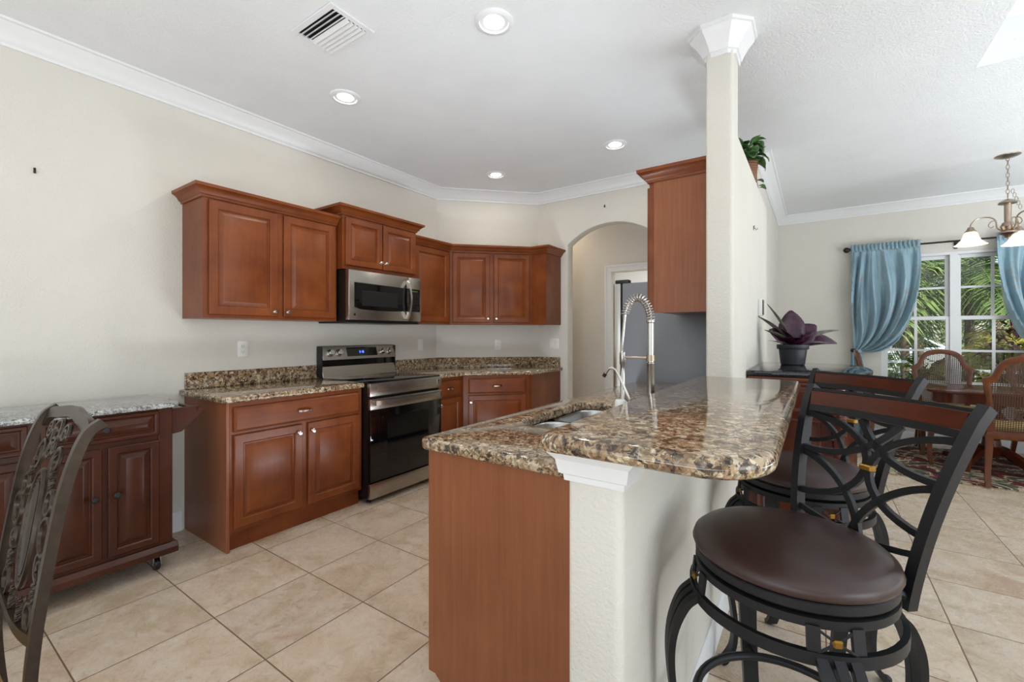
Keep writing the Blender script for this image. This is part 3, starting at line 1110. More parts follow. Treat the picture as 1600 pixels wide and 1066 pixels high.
def panel_plate(x0, x1, u0, u1, o0, o1):
    mb = MB()
    r = []
    for o in (o0, o1):
        r.append([mb.bm.verts.new(on_panel(x, u, o)) for x, u in ((x0, u0), (x1, u0), (x1, u1), (x0, u1))])
    mb._quadring(r)
    return mb
panel_plate(0.232, 0.545, 0.22, 0.90, -0.001, 0.002).build('display', M['blackglass'], cp, smooth=0)
def digits(text, cx, u, size, mat, parent, on, th=0.0006):
    SEG = {'0': 'abcdef', '1': 'bc', '2': 'abged', '3': 'abgcd', '4': 'fgbc', '5': 'afgcd', '6': 'afgedc', '7': 'abc', '8': 'abcdefg', '9': 'abcdfg'}
    mb = MB()
    x = cx - size * 0.75 * len(text) / 2
    for chv in text:
        if chv == ':':
            for q in (0.3, 0.7):
                mb.add(on(x, x + size * 0.14, q * size, q * size + size * 0.14))
            x += size * 0.35
            continue
        w_, t_ = size * 0.5, size * 0.13
        seg = {'a': (0, w_, size - t_, size), 'd': (0, w_, 0, t_), 'g': (0, w_, size / 2 - t_ / 2, size / 2 + t_ / 2), 'b': (w_ - t_, w_, size / 2, size), 'c': (w_ - t_, w_, 0, size / 2), 'f': (0, t_, size / 2, size), 'e': (0, t_, 0, size / 2)}
        for k_ in SEG[chv]:
            a = seg[k_]
            mb.add(on(x + a[0], x + a[1], a[2], a[3]))
        x += size * 0.75
    return mb.build('digits', mat, parent, smooth=0)
digits('3:18', 0.385, 0.5, 0.019, M['bluedigits'], cp, lambda a, b, c_, d_: panel_plate(a, b, 0.46 + c_ / 0.113, 0.46 + d_ / 0.113, 0.0022, 0.003))
for x in (0.075, 0.158, 0.612, 0.692):
    c0 = on_panel(x, 0.52)
    q = Vector((0, 0, 1)).rotation_difference(nrm).to_matrix().to_4x4()
    MB().lathe([(0.032, 0.0), (0.032, 0.005), (0.026, 0.006), (0.024, 0.026), (0.020, 0.030), (0, 0.030)], c0, 24, q).build('knob', M['chrome'], cp)
mb = MB()
for x, y, rr in ((0.2, 0.16, 0.10), (0.56, 0.16, 0.085), (0.2, 0.42, 0.075), (0.56, 0.42, 0.10)):
    mb.loopprof([(rr - 0.0015, 0.9170), (rr, 0.9170), (rr, 0.9174), (rr - 0.0015, 0.9174)], (x, y, 0), 40)
mb.build('burner_mark', M['darkgrey'], st, smooth=0)

# microwave
W, H, D = 0.757, 0.403, 0.395
mw = thing('microwave', 'stainless over-the-range microwave with bowed handle hung below short cabinet', 'microwave', (-2.985, 2.092, 1.374), R90)
MB().box(0.004, W - 0.004, 0.012, D, 0.0, H).build('microwave_body', M['black'], mw, smooth=0)
dm = MB().box(0, W * 0.80, -0.03, 0.012, 0.012, H - 0.002, 0.005, 2).build('door', M['steel'], mw)
MB().prism([(0.05, 0.112)] + [(0.05 + 0.545 * i / 10, 0.100 - 0.010 * math.sin(PI * i / 10)) for i in range(1, 10)] + [(0.595, 0.100), (0.595, 0.300), (0.05, 0.306)], -0.0325, -0.028, 'y').build('door_glass', M['blackglass'], dm, smooth=0)
MB().box(0.12, 0.48, -0.0335, -0.0320, 0.125, 0.245, 0.0005, 1).build('window_mesh', M['black'], dm)
MB().box(0.045, 0.062, -0.0325, -0.0295, 0.045, 0.062, 0.001, 1).build('emblem', M['bronze'], dm)
MB().tube(spline([(0.585, -0.03, 0.035), (0.588, -0.055, 0.09), (0.592, -0.072, 0.2), (0.588, -0.058, 0.31), (0.585, -0.03, 0.365)], 5), 1.0, flat=(0.020, 0.028), up=(1, 0, 0)).build('handle', M['chrome'], dm)
pn = MB().box(W * 0.80 + 0.002, W, -0.028, 0.012, 0.012, H - 0.002, 0.005, 2).build('control_panel', M['steel'], mw)
MB().box(W * 0.80 + 0.006, W - 0.016, -0.0305, -0.027, 0.098, 0.300).build('keypad', M['blackglass'], pn, smooth=0)
MB().box(W * 0.80 + 0.035, W - 0.045, -0.0312, -0.030, 0.275, 0.285).build('display', M['greendigits'], pn, smooth=0)
mb = MB()
for i in range(4):
    for j in range(6):
        mb.box(W * 0.80 + 0.022 + i * 0.026, W * 0.80 + 0.036 + i * 0.026, -0.0312, -0.0302, 0.115 + j * 0.025, 0.123 + j * 0.025)
mb.build('keys', M['darkgrey'], pn, smooth=0)
MB().box(0.01, W - 0.01, -0.01, D - 0.01, -0.012, 0.0).build('bottom_grille', M['black'], mw, smooth=0)

# refrigerator, its grey side to the camera, doors facing the kitchen
fr = thing('refrigerator', 'tall refrigerator with grey side panel standing beyond the peninsula counter', 'refrigerator', (-0.87, 3.80, 0))
MB().box(-0.38, 0.38, -0.455, 0.44, 0.03, 1.672, 0.008, 2).build('fridge_body', M['fridge'], fr)
MB().box(-0.455, -0.388, -0.455, 0.44, 0.62, 1.675, 0.012, 3).build('door', M['steel_z'], fr)
MB().box(-0.455, -0.388, -0.455, 0.44, 0.06, 0.61, 0.012, 3).build('freezer_drawer', M['steel_z'], fr)
for ya in (-0.42, 0.42):
    MB().box(-0.44, -0.33, ya - 0.03, ya + 0.03, 1.674, 1.70, 0.006, 2).build('hinge_cover', M['black'], fr)
MB().prism([(-0.34, 1.672), (-0.30, 1.715), (-0.13, 1.715), (-0.06, 1.672)], 0.05, 0.30, 'y', 0.004, 1).build('top_cover', M['darkgrey'], fr)
mb = MB()
for x in (-0.33, 0.33):
    for y in (-0.4, 0.4):
        mb.lathe([(0, 0), (0.03, 0), (0.03, 0.035), (0, 0.035)], (x, y, 0), 12)
mb.build('foot', M['black'], fr)

# ------------------------------------------------------------------ taps on the peninsula counter
fx, fy = -0.557, 1.815
fa = thing('kitchen_faucet', 'tall spring-coil kitchen faucet in satin nickel behind the sink', 'faucet', (fx, fy, CT1), 0)
MB().lathe([(0, 0), (0.032, 0), (0.032, 0.012), (0.027, 0.016), (0.027, 0.10), (0.0, 0.10)], (0, 0, 0), 24).build('base', M['steel_z'], fa)
MB().lathe([(0, 0.10), (0.0150, 0.10), (0.0150, 0.235), (0.0162, 0.237), (0.0162, 0.243), (0.0140, 0.245), (0.0140, 0.405), (0.0175, 0.408), (0.0175, 0.416), (0, 0.416)], (0, 0, 0), 24).build('riser', M['steel_z'], fa)
RX = 0.118
arch = [(0, 0, 0.41), (-0.002, 0, 0.44), (-0.012, 0, 0.475), (-0.034, 0, 0.505), (-0.062, 0, 0.512), (-0.088, 0, 0.492), (-0.104, 0, 0.458), (-0.109, 0, 0.440)]
ap = spline(arch, 8)
hose_pts = ap + spline([(-0.109, 0, 0.440), (-0.117, 0, 0.36), (-0.122, 0, 0.30), (-RX - 0.003, 0, 0.262)], 6)[1:]
MB().tube(hose_pts, 0.0055, 8).build('hose', M['chrome'], fa)
# coil wound along the arch
acc = [0.0]
for a, b in zip(ap[:-1], ap[1:]):
    acc.append(acc[-1] + (b - a).length)
TURN = 21
coil = []
NS = TURN * 12
for i in range(NS + 1):
    s = acc[-1] * i / NS
    j = max(k_ for k_ in range(len(acc)) if acc[k_] <= s + 1e-9)
    j = min(j, len(ap) - 2)
    f_ = (s - acc[j]) / (acc[j + 1] - acc[j])
    p = ap[j].lerp(ap[j + 1], f_)
    tg = (ap[j + 1] - ap[j]).normalized()
    u = Vector((0, 1, 0))
    w = tg.cross(u).normalized()
    an = 2 * PI * TURN * i / NS
    coil.append(p + (u * math.cos(an) + w * math.sin(an)) * 0.0155)
MB().tube(coil, 0.0026, 6).build('spring', M['chrome'], fa)
MB().tube([(-0.012, 0, 0.262), (-RX, 0, 0.262)], 0.0045, 10).lathe([(0.0155, 0.250), (0.0185, 0.250), (0.0185, 0.274), (0.0155, 0.274)], (0, 0, 0), 20, None, False).build('arm', M['nickel'], fa)
sp = MB().lathe([(0, 0.062), (0.013, 0.062), (0.019, 0.066), (0.019, 0.076), (0.011, 0.092), (0.011, 0.19), (0.009, 0.20), (0.009, 0.225), (0.0135, 0.235), (0.0135, 0.282), (0.009, 0.286), (0, 0.286)], (-RX, 0, 0), 20).build('spray_head', M['steel_z'], fa)
MB().tube([(-RX - 0.002, 0.010, 0.17), (-RX - 0.002, 0.026, 0.15), (-RX - 0.002, 0.030, 0.11)], 0.004, 8).build('lever', M['darkgrey'], sp)

ft = thing('filter_faucet', 'slim slanted drinking-water faucet with hooked black tip', 'faucet', (-0.600, 1.70, CT1), 0)
MB().lathe([(0, 0), (0.020, 0), (0.020, 0.006), (0.012, 0.012), (0.012, 0.062), (0, 0.062)], (0, 0, 0), 16).build('base', M['chrome'], ft)
gp = spline([(0, 0, 0.06), (-0.004, 0, 0.095), (-0.030, 0, 0.155), (-0.058, 0.003, 0.208), (-0.073, 0.005, 0.220), (-0.090, 0.006, 0.220), (-0.104, 0.007, 0.205), (-0.109, 0.007, 0.196)], 5)
MB().tube(gp, 0.0052, 10).build('spout', M['chrome'], ft)
MB().tube([(-0.108, 0.007, 0.199), (-0.116, 0.007, 0.186)], 0.0078, 10).build('tip', M['rod'], ft)
MB().tube([(-0.004, 0, 0.075), (-0.022, 0.002, 0.094), (-0.046, 0.004, 0.098)], [0.007, 0.005, 0.004], 10).build('lever', M['chrome'], ft)

ag = thing('air_gap', 'short white cylinder cap behind the sink beside the slim faucet', 'air gap', (-0.618, 1.635, CT1))
MB().lathe([(0, 0), (0.021, 0), (0.021, 0.10), (0.018, 0.108), (0, 0.110)], (0, 0, 0), 18).build('cap', M['plate'], ag)

# ------------------------------------------------------------------ rolling kitchen cart
ct = thing('kitchen_cart', 'dark cherry kitchen cart with grey granite top on black casters', 'cart', (-2.885, -0.16, 0), R90)
W, D = 1.095, 0.47
TOPZ = 0.905
ctp = MB().prism(rounded(-0.02, W + 0.035, -0.035, D + 0.02, (0.03, 0.04, 0.02, 0.02), 5), TOPZ - 0.026, TOPZ, 'z', 0.006, 2).build('cart_top', M['greygranite'], ct)
MB().box(0, W, 0, D, 0.15, TOPZ - 0.0262).build('cart_body', M['cartwood'], ct, smooth=0)
for x in (0, W - 0.055):
    MB().box(x - 0.004, x + 0.059, -0.008, 0.05, 0.15, TOPZ - 0.0265, 0.004, 1).build('corner_post', M['cartwood'], ct)
MB().prism([(-0.03, 0.098), (-0.03, 0.128), (-0.012, 0.150), (D, 0.150), (D, 0.098)], -0.02, W + 0.025, 'x', 0.004, 1).build('plinth', M['cartwood'], ct)
dx = [0.063, 0.290, 0.325, 0.548, 0.605, 0.810, 0.832, 1.036]
dx = [0.066, 0.276, 0.292, 0.502, 0.602, 0.810, 0.832, 1.038]
for i in range(4):
    x0, x1 = dx[2 * i], dx[2 * i + 1]
    kx = x1 - 0.03 if i % 2 == 0 else x0 + 0.03
    if i < 2:
        x0, x1 = x0 + 0.02, x1 + 0.06
        kx = x1 - 0.03 if i % 2 == 0 else x0 + 0.03
    cab_door(ct, x0, x1, 0.170, 0.712, kx, 0.475, 0.04, 'cartwood', 0.0, 'darkgrey')
for x0, x1 in ((0.086, 0.562), (0.602, 1.038)):
    d = MB().door(x0, x1, 0.740, 0.868, 0.0, 0.02, 0.022).build('drawer', M['cartwood'], ct, smooth=20)
    knob((x0 + x1) / 2, 0.803, d, -0.02, 'darkgrey', 1.1)
for y in (0.012, D - 0.03):
    bk = MB().prism([(W, 0.868), (W + 0.135, 0.868), (W + 0.158, 0.856), (W + 0.158, 0.838), (W + 0.10, 0.775), (W + 0.055, 0.735), (W, 0.728)], y, y + 0.02, 'y', 0.003, 1).build('towel_bracket', M['cartwood'], ct)
MB().tube([(W + 0.135, 0.0, 0.848), (W + 0.135, D - 0.005, 0.848)], 0.009, 12).build('towel_rail', M['cartwood'], bk)
for x in (0.05, W - 0.05):
    for y in (0.055, D - 0.05):
        w = MB().add(MB().lathe([(0, -0.012), (0.030, -0.012), (0.033, -0.008), (0.033, 0.008), (0.030, 0.012), (0, 0.012)], (0, 0, 0), 20), Matrix.Translation((x, y, 0.033)) @ Matrix.Rotation(PI / 2, 4, 'Y')).build('caster', M['black'], ct)
        MB().box(x - 0.018, x - 0.0135, y - 0.014, y + 0.014, 0.028, 0.098).box(x + 0.0135, x + 0.018, y - 0.014, y + 0.014, 0.028, 0.098).box(x - 0.018, x + 0.018, y - 0.018, y + 0.018, 0.085, 0.098).build('fork', M['chrome'], w, smooth=0)

# ------------------------------------------------------------------ wrought iron chair at the left
ic = thing('iron_chair', 'ornate bronze wrought-iron chair with twisted scroll back and tan woven seat', 'chair', (-1.585, 0.02, 0), 0.0)
def back_pts(x, s):
    return [(x, 0.25, 0.0), (x, 0.20, 0.22), (x, 0.176, 0.46), (x, 0.182, 0.62), (x, 0.210, 0.83), (x, 0.232, 0.95), (x * 0.985, 0.262, 1.040), (x * 0.97, 0.292, 1.068)]
for sx in (-1, 1):
    MB().tube(spline(back_pts(0.215 * sx, sx), 6), 1.0, flat=(0.022, 0.020), up=(1, 0, 0)).build('back_post', M['bronze'], ic)
def bky(z):
    P_ = [(0.46, 0.176), (0.62, 0.182), (0.83, 0.210), (0.95, 0.232), (1.045, 0.262), (1.09, 0.285)]
    for (a, b), (c_, d_) in zip(P_[:-1], P_[1:]):
        if z <= c_:
            return b + (d_ - b) * (z - a) / (c_ - a)
    return P_[-1][1]
def onb(x, z):
    return (x, bky(z), z)
cr = [(-0.208, 1.025), (-0.18, 1.052), (-0.10, 1.062), (0, 1.072), (0.10, 1.062), (0.18, 1.052), (0.208, 1.025)]
MB().tube(spline([(x, bky(z) + 0.01, z) for x, z in cr], 5), 1.0, flat=(0.030, 0.014), up=(0, 0.3, 1)).build('crest_rail', M['bronze'], ic)
MB().tube(spline([onb(-0.212, 0.62), onb(-0.10, 0.595), onb(0, 0.585), onb(0.10, 0.595), onb(0.212, 0.62)], 5), 1.0, flat=(0.026, 0.016), up=(0, 0, 1)).build('lower_rail', M['bronze'], ic)
def hoop(cx, cz, r, t=0.006):
    MB().tube([onb(cx + r * math.cos(2 * PI * i / 20), cz + r * math.sin(2 * PI * i / 20)) for i in range(20)], t, 6, True).build('scroll_ring', M['bronze'], ic)
def curl(cx, cz, r, a_0, turns, sgn=1, t=0.005):
    n = 26
    pts = []
    for i in range(n + 1):
        f_ = i / n
        a = a_0 + sgn * 2 * PI * turns * f_
        rr = r * (1 - 0.75 * f_)
        pts.append(onb(cx + rr * math.cos(a), cz + rr * math.sin(a)))
    MB().tube(pts, t, 6).build('scroll', M['bronze'], ic)
for s in (-1, 1):
    hoop(0.150 * s, 0.815, 0.040)
    hoop(0.125 * s, 0.882, 0.026)
    curl(0.145 * s, 0.745, 0.034, PI / 2, 1.4, s)
    curl(0.082 * s, 0.968, 0.038, -PI / 2, 1.5, -s)
    curl(0.070 * s, 1.028, 0.024, 0, 1.4, s)
    hoop(0.135 * s, 0.640, 0.030)
hoop(0, 1.025, 0.028)
curl(0.0, 0.985, 0.030, 0, 1.6, 1)
for s in (-1, 1):
    for p0, p1 in (((0.140 * s, 0.665), (0.140 * s, 0.715)), ((0.112 * s, 0.905), (0.088 * s, 0.955)), ((0.045 * s, 0.600), (0.045 * s, 0.655))):
        mb = MB()
        for ph in (0, PI):
            pts = []
            for i in range(33):
                f_ = i / 32
                x, z = p0[0] + (p1[0] - p0[0]) * f_, p0[1] + (p1[1] - p0[1]) * f_
                a = ph + f_ * 5 * 2 * PI
                q = onb(x, z)
                pts.append((q[0] + 0.004 * math.cos(a), q[1] + 0.004 * math.sin(a), q[2]))
            mb.tube(pts, 0.0042, 6)
        mb.build('twisted_rod', M['bronze'], ic)
mb = MB()
oval = [(0.056 * math.cos(2 * PI * i / 28), 0.80 + 0.135 * math.sin(2 * PI * i / 28)) for i in range(28)]
mb.tube([onb(*p) for p in oval], 0.0065, 6, True)
bead = [(0.045 * math.cos(2 * PI * i / 40), 0.80 + 0.120 * math.sin(2 * PI * i / 40)) for i in range(40)]
for p in bead:
    mb.sphere(onb(*p), 0.0042, seg=6)
cen = mb.build('oval_medallion', M['bronze'], ic)
mb = MB()
n = 20
fan = [mb.bm.verts.new((0.036 * math.cos(2 * PI * i / n), bky(0.80 + 0.11 * math.sin(2 * PI * i / n)) - 0.004, 0.80 + 0.11 * math.sin(2 * PI * i / n))) for i in range(n)]
fan2 = [mb.bm.verts.new((v.co.x, v.co.y + 0.008, v.co.z)) for v in fan]
mb._quadring([fan, fan2])
mb.build('medallion_plate', M['bronze'], cen, smooth=0)
MB().prism(rounded(-0.225, 0.225, -0.26, 0.155, (0.08, 0.08, 0.05, 0.05), 6), 0.455, 0.505, 'z', 0.022, 4).build('seat', M['tanweave'], ic, smooth=60)
MB().sweep(rounded(-0.215, 0.215, -0.25, 0.160, (0.08, 0.08, 0.04, 0.04), 6), [(0, 0), (0.012, 0), (0.012, 0.03), (0, 0.03)], 0.425, 1, True).build('seat_frame', M['bronze'], ic)
for sx in (-1, 1):
    MB().tube(spline([(0.195 * sx, -0.225, 0.455), (0.215 * sx, -0.245, 0.34), (0.195 * sx, -0.225, 0.16), (0.215 * sx, -0.255, 0.0)], 6), 1.0, flat=(0.026, 0.024), up=(1, 0, 0)).build('leg', M['bronze'], ic)

# ------------------------------------------------------------------ bar stools
bs = thing('bar_stool', 'black iron swivel stool nearest the front end of the granite bar', 'bar stool', (-0.055, 1.255, 0), math.radians(-43), 'swivel stools at the bar')
MB().lathe([(0, 0.742), (0.198, 0.742), (0.209, 0.748), (0.213, 0.758), (0.208, 0.772), (0.192, 0.785), (0.16, 0.795), (0.10, 0.802), (0, 0.804)], (0, 0, 0), 48).build('seat', M['leather'], bs, smooth=60)
MB().lathe([(0, 0.720), (0.203, 0.720), (0.206, 0.724), (0.206, 0.740), (0.203, 0.743), (0, 0.743)], (0, 0, 0), 48).build('seat_ring', M['iron'], bs)
MB().lathe([(0, 0.70), (0.15, 0.70), (0.15, 0.72), (0, 0.72)], (0, 0, 0), 32).build('swivel_plate', M['black'], bs)
A0 = 68
mb = MB()
mb.lathe([(0.10, 0.692), (0.200, 0.692), (0.206, 0.694), (0.206, 0.712), (0.200, 0.714), (0.10, 0.714)], (0, 0, 0), 48, None, False)
mb.ring(0.220, 0.628, 0.654, 0.012, seg=48)
def pol(r, a, z):
    a = math.radians(a)
    return (r * math.cos(a), r * math.sin(a), z)
for k in range(4):
    for d in (-11, 11):
        mb.tube([pol(0.206, A0 + 90 * k + d, 0.70), pol(0.214, A0 + 90 * k + d, 0.64)], 1.0, flat=(0.008, 0.024), up=pol(1, A0 + 90 * k + d, 0))
mb.build('apron', M['iron'], bs)
for k in range(4):
    a = A0 + 90 * k
    mb = MB()
    for s in (-1, 1):
        mb.tube([pol(0.208, a - 9 * s, 0.694), pol(0.212, a, 0.673), pol(0.216, a + 9 * s, 0.654)], 0.003, 6)
    xr = mb.build('cross_wire', M['iron'], bs)
    MB().add(MB().box(-0.005, 0.005, -0.009, 0.009, -0.008, 0.008, 0.003, 1), Matrix.Translation(pol(0.213, a, 0.673)) @ Matrix.Rotation(math.radians(a), 4, 'Z')).build('rosette', M['gold'], xr)
for k in range(4):
    a = A0 + 90 * k
    mb = MB()
    for d in (-8, 0, 8):
        pts = spline([pol(0.214, a + d, 0.640), pol(0.243, a + d * 0.8, 0.610), pol(0.268, a + d * 0.55, 0.54), pol(0.272, a + d * 0.35, 0.45), pol(0.256, a + d * 0.3, 0.32),
                      pol(0.236, a + d * 0.3, 0.18), pol(0.240, a + d * 0.3, 0.08), pol(0.268, a + d * 0.3, 0.022), pol(0.285, a + d * 0.3, 0.012)], 5)
        mb.tube(pts, 1.0, flat=(0.016, 0.020), up=pol(1, a, 0.1))
    lg = mb.build('leg', M['iron'], bs, smooth=50)
    MB().sphere(pol(0.285, a, 0.013), 0.018, 1, 1, 0.7).build('foot', M['iron'], lg)
MB().loopprof([(0.205 + 0.011 * math.cos(2 * PI * i / 8), 0.35 + 0.011 * math.sin(2 * PI * i / 8)) for i in range(8)], (0, 0, 0), 48).build('foot_ring', M['iron'], bs, smooth=60)
mb = MB()
for k in range(4):
    mb.tube([pol(0.200, A0 + 90 * k, 0.35), pol(0.262, A0 + 90 * k, 0.345)], 0.008, 8)
mb.build('ring_stay', M['iron'], bs)

# the back is drawn flat (u across -1..1, v height 0..1) and bent onto the leaning, bowed plane
ZB0, ZB1 = 0.675, 1.118
def bk_pt(u, v, out=0.0):
    w_ = 0.140 + 0.066 * v ** 1.1
    y = 0.172 + 0.03 * v + 0.088 * v ** 2.2 + 0.030 * (1 - u * u) * (0.4 + 0.6 * v)
    return Vector((u * w_, y + out, ZB0 + (ZB1 - ZB0) * v))
for s in (-1, 1):
    pts = [bk_pt(s, i / 14) for i in range(15)]
    pts[-1] = pts[-1] + Vector((0, 0.006, 0))
    MB().tube(pts, 1.0, flat=(0.022, 0.027), up=(1, 0, 0)).build('back_post', M['iron'], bs)
    MB().tube([(0.13 * s, 0.14, 0.715), (0.142 * s, 0.175, 0.70)], 0.011, 8).build('post_bracket', M['iron'], bs)
N = 18
MB().tube([bk_pt(0.95 * (-1 + 2 * i / N), 0.925, -0.002) for i in range(N + 1)], 1.0, flat=(0.040, 0.022), up=(0, 0.25, 1)).build('top_rail', M['railwood'], bs, smooth=40)
for v_, hgt_ in ((0.862, 0.018), (0.978, 0.008)):
    MB().tube([bk_pt(0.95 * (-1 + 2 * i / N), v_) for i in range(N + 1)], 1.0, flat=(hgt_, 0.022), up=(0, 0.25, 1)).build('back_rail', M['iron'], bs)
mb = MB()
mb.tube([bk_pt(-1 + 2 * i / N, 0.27 - 0.06 * (1 - (-1 + 2 * i / N) ** 2)) for i in range(N + 1)], 1.0, flat=(0.014, 0.014), up=(0, 0.25, 1))
mb.build('back_rail', M['iron'], bs)
def scroll(p0, p1, p2, p3, name='scroll_bar'):
    pts = [bk_pt(u, v) for u, v in bez(p0, p1, p2, p3, 18)]
    MB().tube(pts, 1.0, flat=(0.012, 0.016), up=(0, 1, 0)).build(name, M['iron'], bs, smooth=50)
for s in (-1, 1):
    scroll((-1 * s, 0.83), (0.30 * s, 0.80), (0.30 * s, 0.38), (-1 * s, 0.36))
    scroll((-1 * s, 0.62), (-0.35 * s, 0.60), (0.0 * s, 0.68), (0.25 * s, 0.84))
    scroll((-1 * s, 0.60), (-0.50 * s, 0.56), (-0.05 * s, 0.40), (0.06 * s, 0.22))
MB().box(-0.016, 0.016, -0.010, 0.010, -0.008, 0.008, 0.003, 1).build('rosette', M['gold'], bs).location = bk_pt(0, 0.59, -0.002)
bs2 = copy_tree(bs)
bs2.location = (-0.046, 1.990, 0)
bs2['label'] = 'black iron swivel stool further along the bar, beside the dark-topped bar cabinet'

# ------------------------------------------------------------------ bar cabinet with black top
sb = thing('bar_cabinet', 'carved mahogany cabinet with glossy black top standing against the dining wall', 'cabinet', (-0.335, 2.975, 0))
L = 0.98
SZ = 1.06
def front(y, o=0.0):
    f_ = y / L
    return 0.475 + o + 0.10 * math.sin(PI * min(1, max(0, f_)))
n = 14
top = [(-0.0, -0.012), (0.50, -0.012)] + [(front(L * i / n, 0.045), L * i / n) for i in range(1, n)] + [(0.50, L + 0.02), (0.0, L + 0.02)]
MB().prism(top, SZ - 0.030, SZ, 'z', 0.009, 3).build('cabinet_top', M['blackstone'], sb)
top2 = [(p[0] - 0.012 if p[0] > 0.1 else p[0], min(max(p[1], 0.0), L + 0.006)) for p in top]
MB().prism(top2, SZ - 0.058, SZ - 0.030, 'z', 0.010, 3).build('top_moulding', M['antique'], sb)
MB().prism([(p[0] - 0.03 if p[0] > 0.1 else p[0], min(max(p[1], 0.012), L - 0.006)) for p in top], SZ - 0.085, SZ - 0.058, 'z', 0.006, 2).build('cornice', M['mahogany'], sb)
body = [(0.0, 0.03), (0.44, 0.03)] + [(front(0.03 + (L - 0.06) * i / n, -0.03), 0.03 + (L - 0.06) * i / n) for i in range(1, n)] + [(0.44, L - 0.03), (0, L - 0.03)]
MB().prism(body, 0.09, SZ - 0.085, 'z').build('cabinet_body', M['mahogany'], sb, smooth=20)
MB().prism([(p[0] + 0.02 if p[0] > 0.1 else p[0], p[1] + (-0.015 if p[1] < 0.1 else (0.015 if p[1] > L - 0.1 else 0))) for p in body], 0.0, 0.09, 'z', 0.01, 2).build('plinth', M['mahogany'], sb, smooth=20)
ep = MB()
for z0, z1 in ((0.13, 0.79), (0.83, 0.955)):
    ep.rectloops(0.04, 0.36, z0, z1, [(0, 0.031), (0, 0.024), (0.008, 0.018), (0.016, 0.024), (0.022, 0.027)])
ep.build('end_panel', M['mahogany'], sb, smooth=20)
for y in (0.025, L - 0.025):
    mb = MB()
    mb.lathe([(0, 0.09), (0.036, 0.09), (0.036, 0.12), (0.024, 0.15), (0.034, 0.20), (0.018, 0.27), (0.016, 0.50), (0.018, 0.62), (0.030, 0.70), (0.036, 0.76), (0.026, 0.82), (0.034, 0.86), (0.034, 0.975), (0, 0.975)], (0.435, y, 0), 16)
    for i in range(16):
        a = i * 1.25
        z = 0.66 + 0.012 * i
        mb.sphere((0.435 + 0.03 * math.cos(a), y + 0.03 * math.sin(a), z), 0.011, seg=7)
        z = 0.10 + 0.011 * i
        mb.sphere((0.435 + 0.03 * math.cos(a), y + 0.03 * math.sin(a), z), 0.011, seg=7)
    mb.build('carved_post', M['mahogany'], sb, smooth=50)

# purple plant in its pot
def leaf(mb, base, yaw, length, width, rise, droop, fold=0.25, n=9, twist=0.0):
    """one leaf: a cupped blade on a curved midrib"""
    d = Vector((math.cos(yaw), math.sin(yaw), 0))
    side = Vector((-math.sin(yaw), math.cos(yaw), 0))
    rows = []
    for i in range(n + 1):
        f_ = i / n
        r = length * f_
        el = rise - droop * f_
        c = Vector(base) + d * (length * (math.sin(rise) - math.sin(el)) / droop if abs(droop) > 1e-3 else r * math.cos(rise)) \
            + Vector((0, 0, 1)) * (length * (math.cos(el) - math.cos(rise)) / droop if abs(droop) > 1e-3 else r * math.sin(rise))
        tang = d * math.cos(el) + Vector((0, 0, 1)) * math.sin(el)
        up = -d * math.sin(el) + Vector((0, 0, 1)) * math.cos(el)
        s2_ = side * math.cos(twist) + up * math.sin(twist)
        u2 = up * math.cos(twist) - side * math.sin(twist)
        w_ = width / 2 * (math.sin(PI * min(1, f_ * 0.93 + 0.05)) ** 0.8)
        rows.append([c + s2_ * w_ * q + u2 * (abs(q) * fold * w_ + 0.012 * width * math.sin(9 * f_ + 3 * q)) for q in (-1, -0.5, 0, 0.5, 1)])
    vv = [[mb.bm.verts.new(p) for p in r] for r in rows]
    for a, b in zip(vv[:-1], vv[1:]):
        for j in range(4):
            mb.bm.faces.new((a[j], a[j + 1], b[j + 1], b[j]))
    return mb


def thicken(o, t=0.0012):
    m = o.modifiers.new('thickness', 'SOLIDIFY')
    m.thickness = t
    return o


pp = thing('potted_plant', 'purple-leaved plant in black pot on the glossy black cabinet top', 'plant', (-0.135, 3.70, SZ))
pot = MB().lathe([(0, 0), (0.070, 0), (0.074, 0.004), (0.086, 0.108), (0.094, 0.108), (0.097, 0.112), (0.098, 0.140), (0.092, 0.142), (0.088, 0.125), (0, 0.122)], (0, 0, 0), 32).build('pot', M['plastic_pot'], pp)
MB().lathe([(0, 0.1225), (0.086, 0.1255), (0, 0.130)], (0, 0, 0), 20).build('soil', M['bark'], pot)
cy = math.radians(34.5)
for yaw, ln, wd, ri, dr_, tw in ((105, 0.27, 0.165, 1.50, 0.25, 0.0), (20, 0.215, 0.155, 1.05, 0.45, 1.1), (32, 0.32, 0.12, 0.62, 1.05, 0.75), (215, 0.21, 0.13, 0.85, 0.45, -1.1),
                                (272, 0.17, 0.14, 0.75, 0.6, 0.0), (238, 0.20, 0.14, 1.05, 0.5, -0.5), (318, 0.19, 0.14, 0.85, 0.6, 0.5), (130, 0.22, 0.13, 1.2, 0.4, 0), (60, 0.24, 0.13, 1.1, 0.7, 0.3)):
    thicken(leaf(MB(), (0, 0, 0.12), math.radians(yaw), ln, wd, ri, dr_, 0.14, twist=tw).build('leaf', M['purple'], pp, smooth=60))
for yaw, ln, wd, ri, dr_, tw in ((205, 0.32, 0.06, 1.0, 0.45, 0.2), (225, 0.26, 0.06, 0.75, 0.5, 0.1), (30, 0.34, 0.055, 0.70, 0.65, 0.4), (15, 0.22, 0.06, 0.45, 0.6, 0.2), (195, 0.35, 0.05, 1.25, 0.3, 0.2), (225, 0.20, 0.05, 0.4, 0.3, 0.0)):
    o = thicken(leaf(MB(), (0, 0, 0.12), math.radians(yaw), ln, wd, ri, dr_, 0.2, twist=tw).build('leaf', M['greyleaf'], pp, smooth=60))
    o['label'] = 'narrow grey-green leaf'

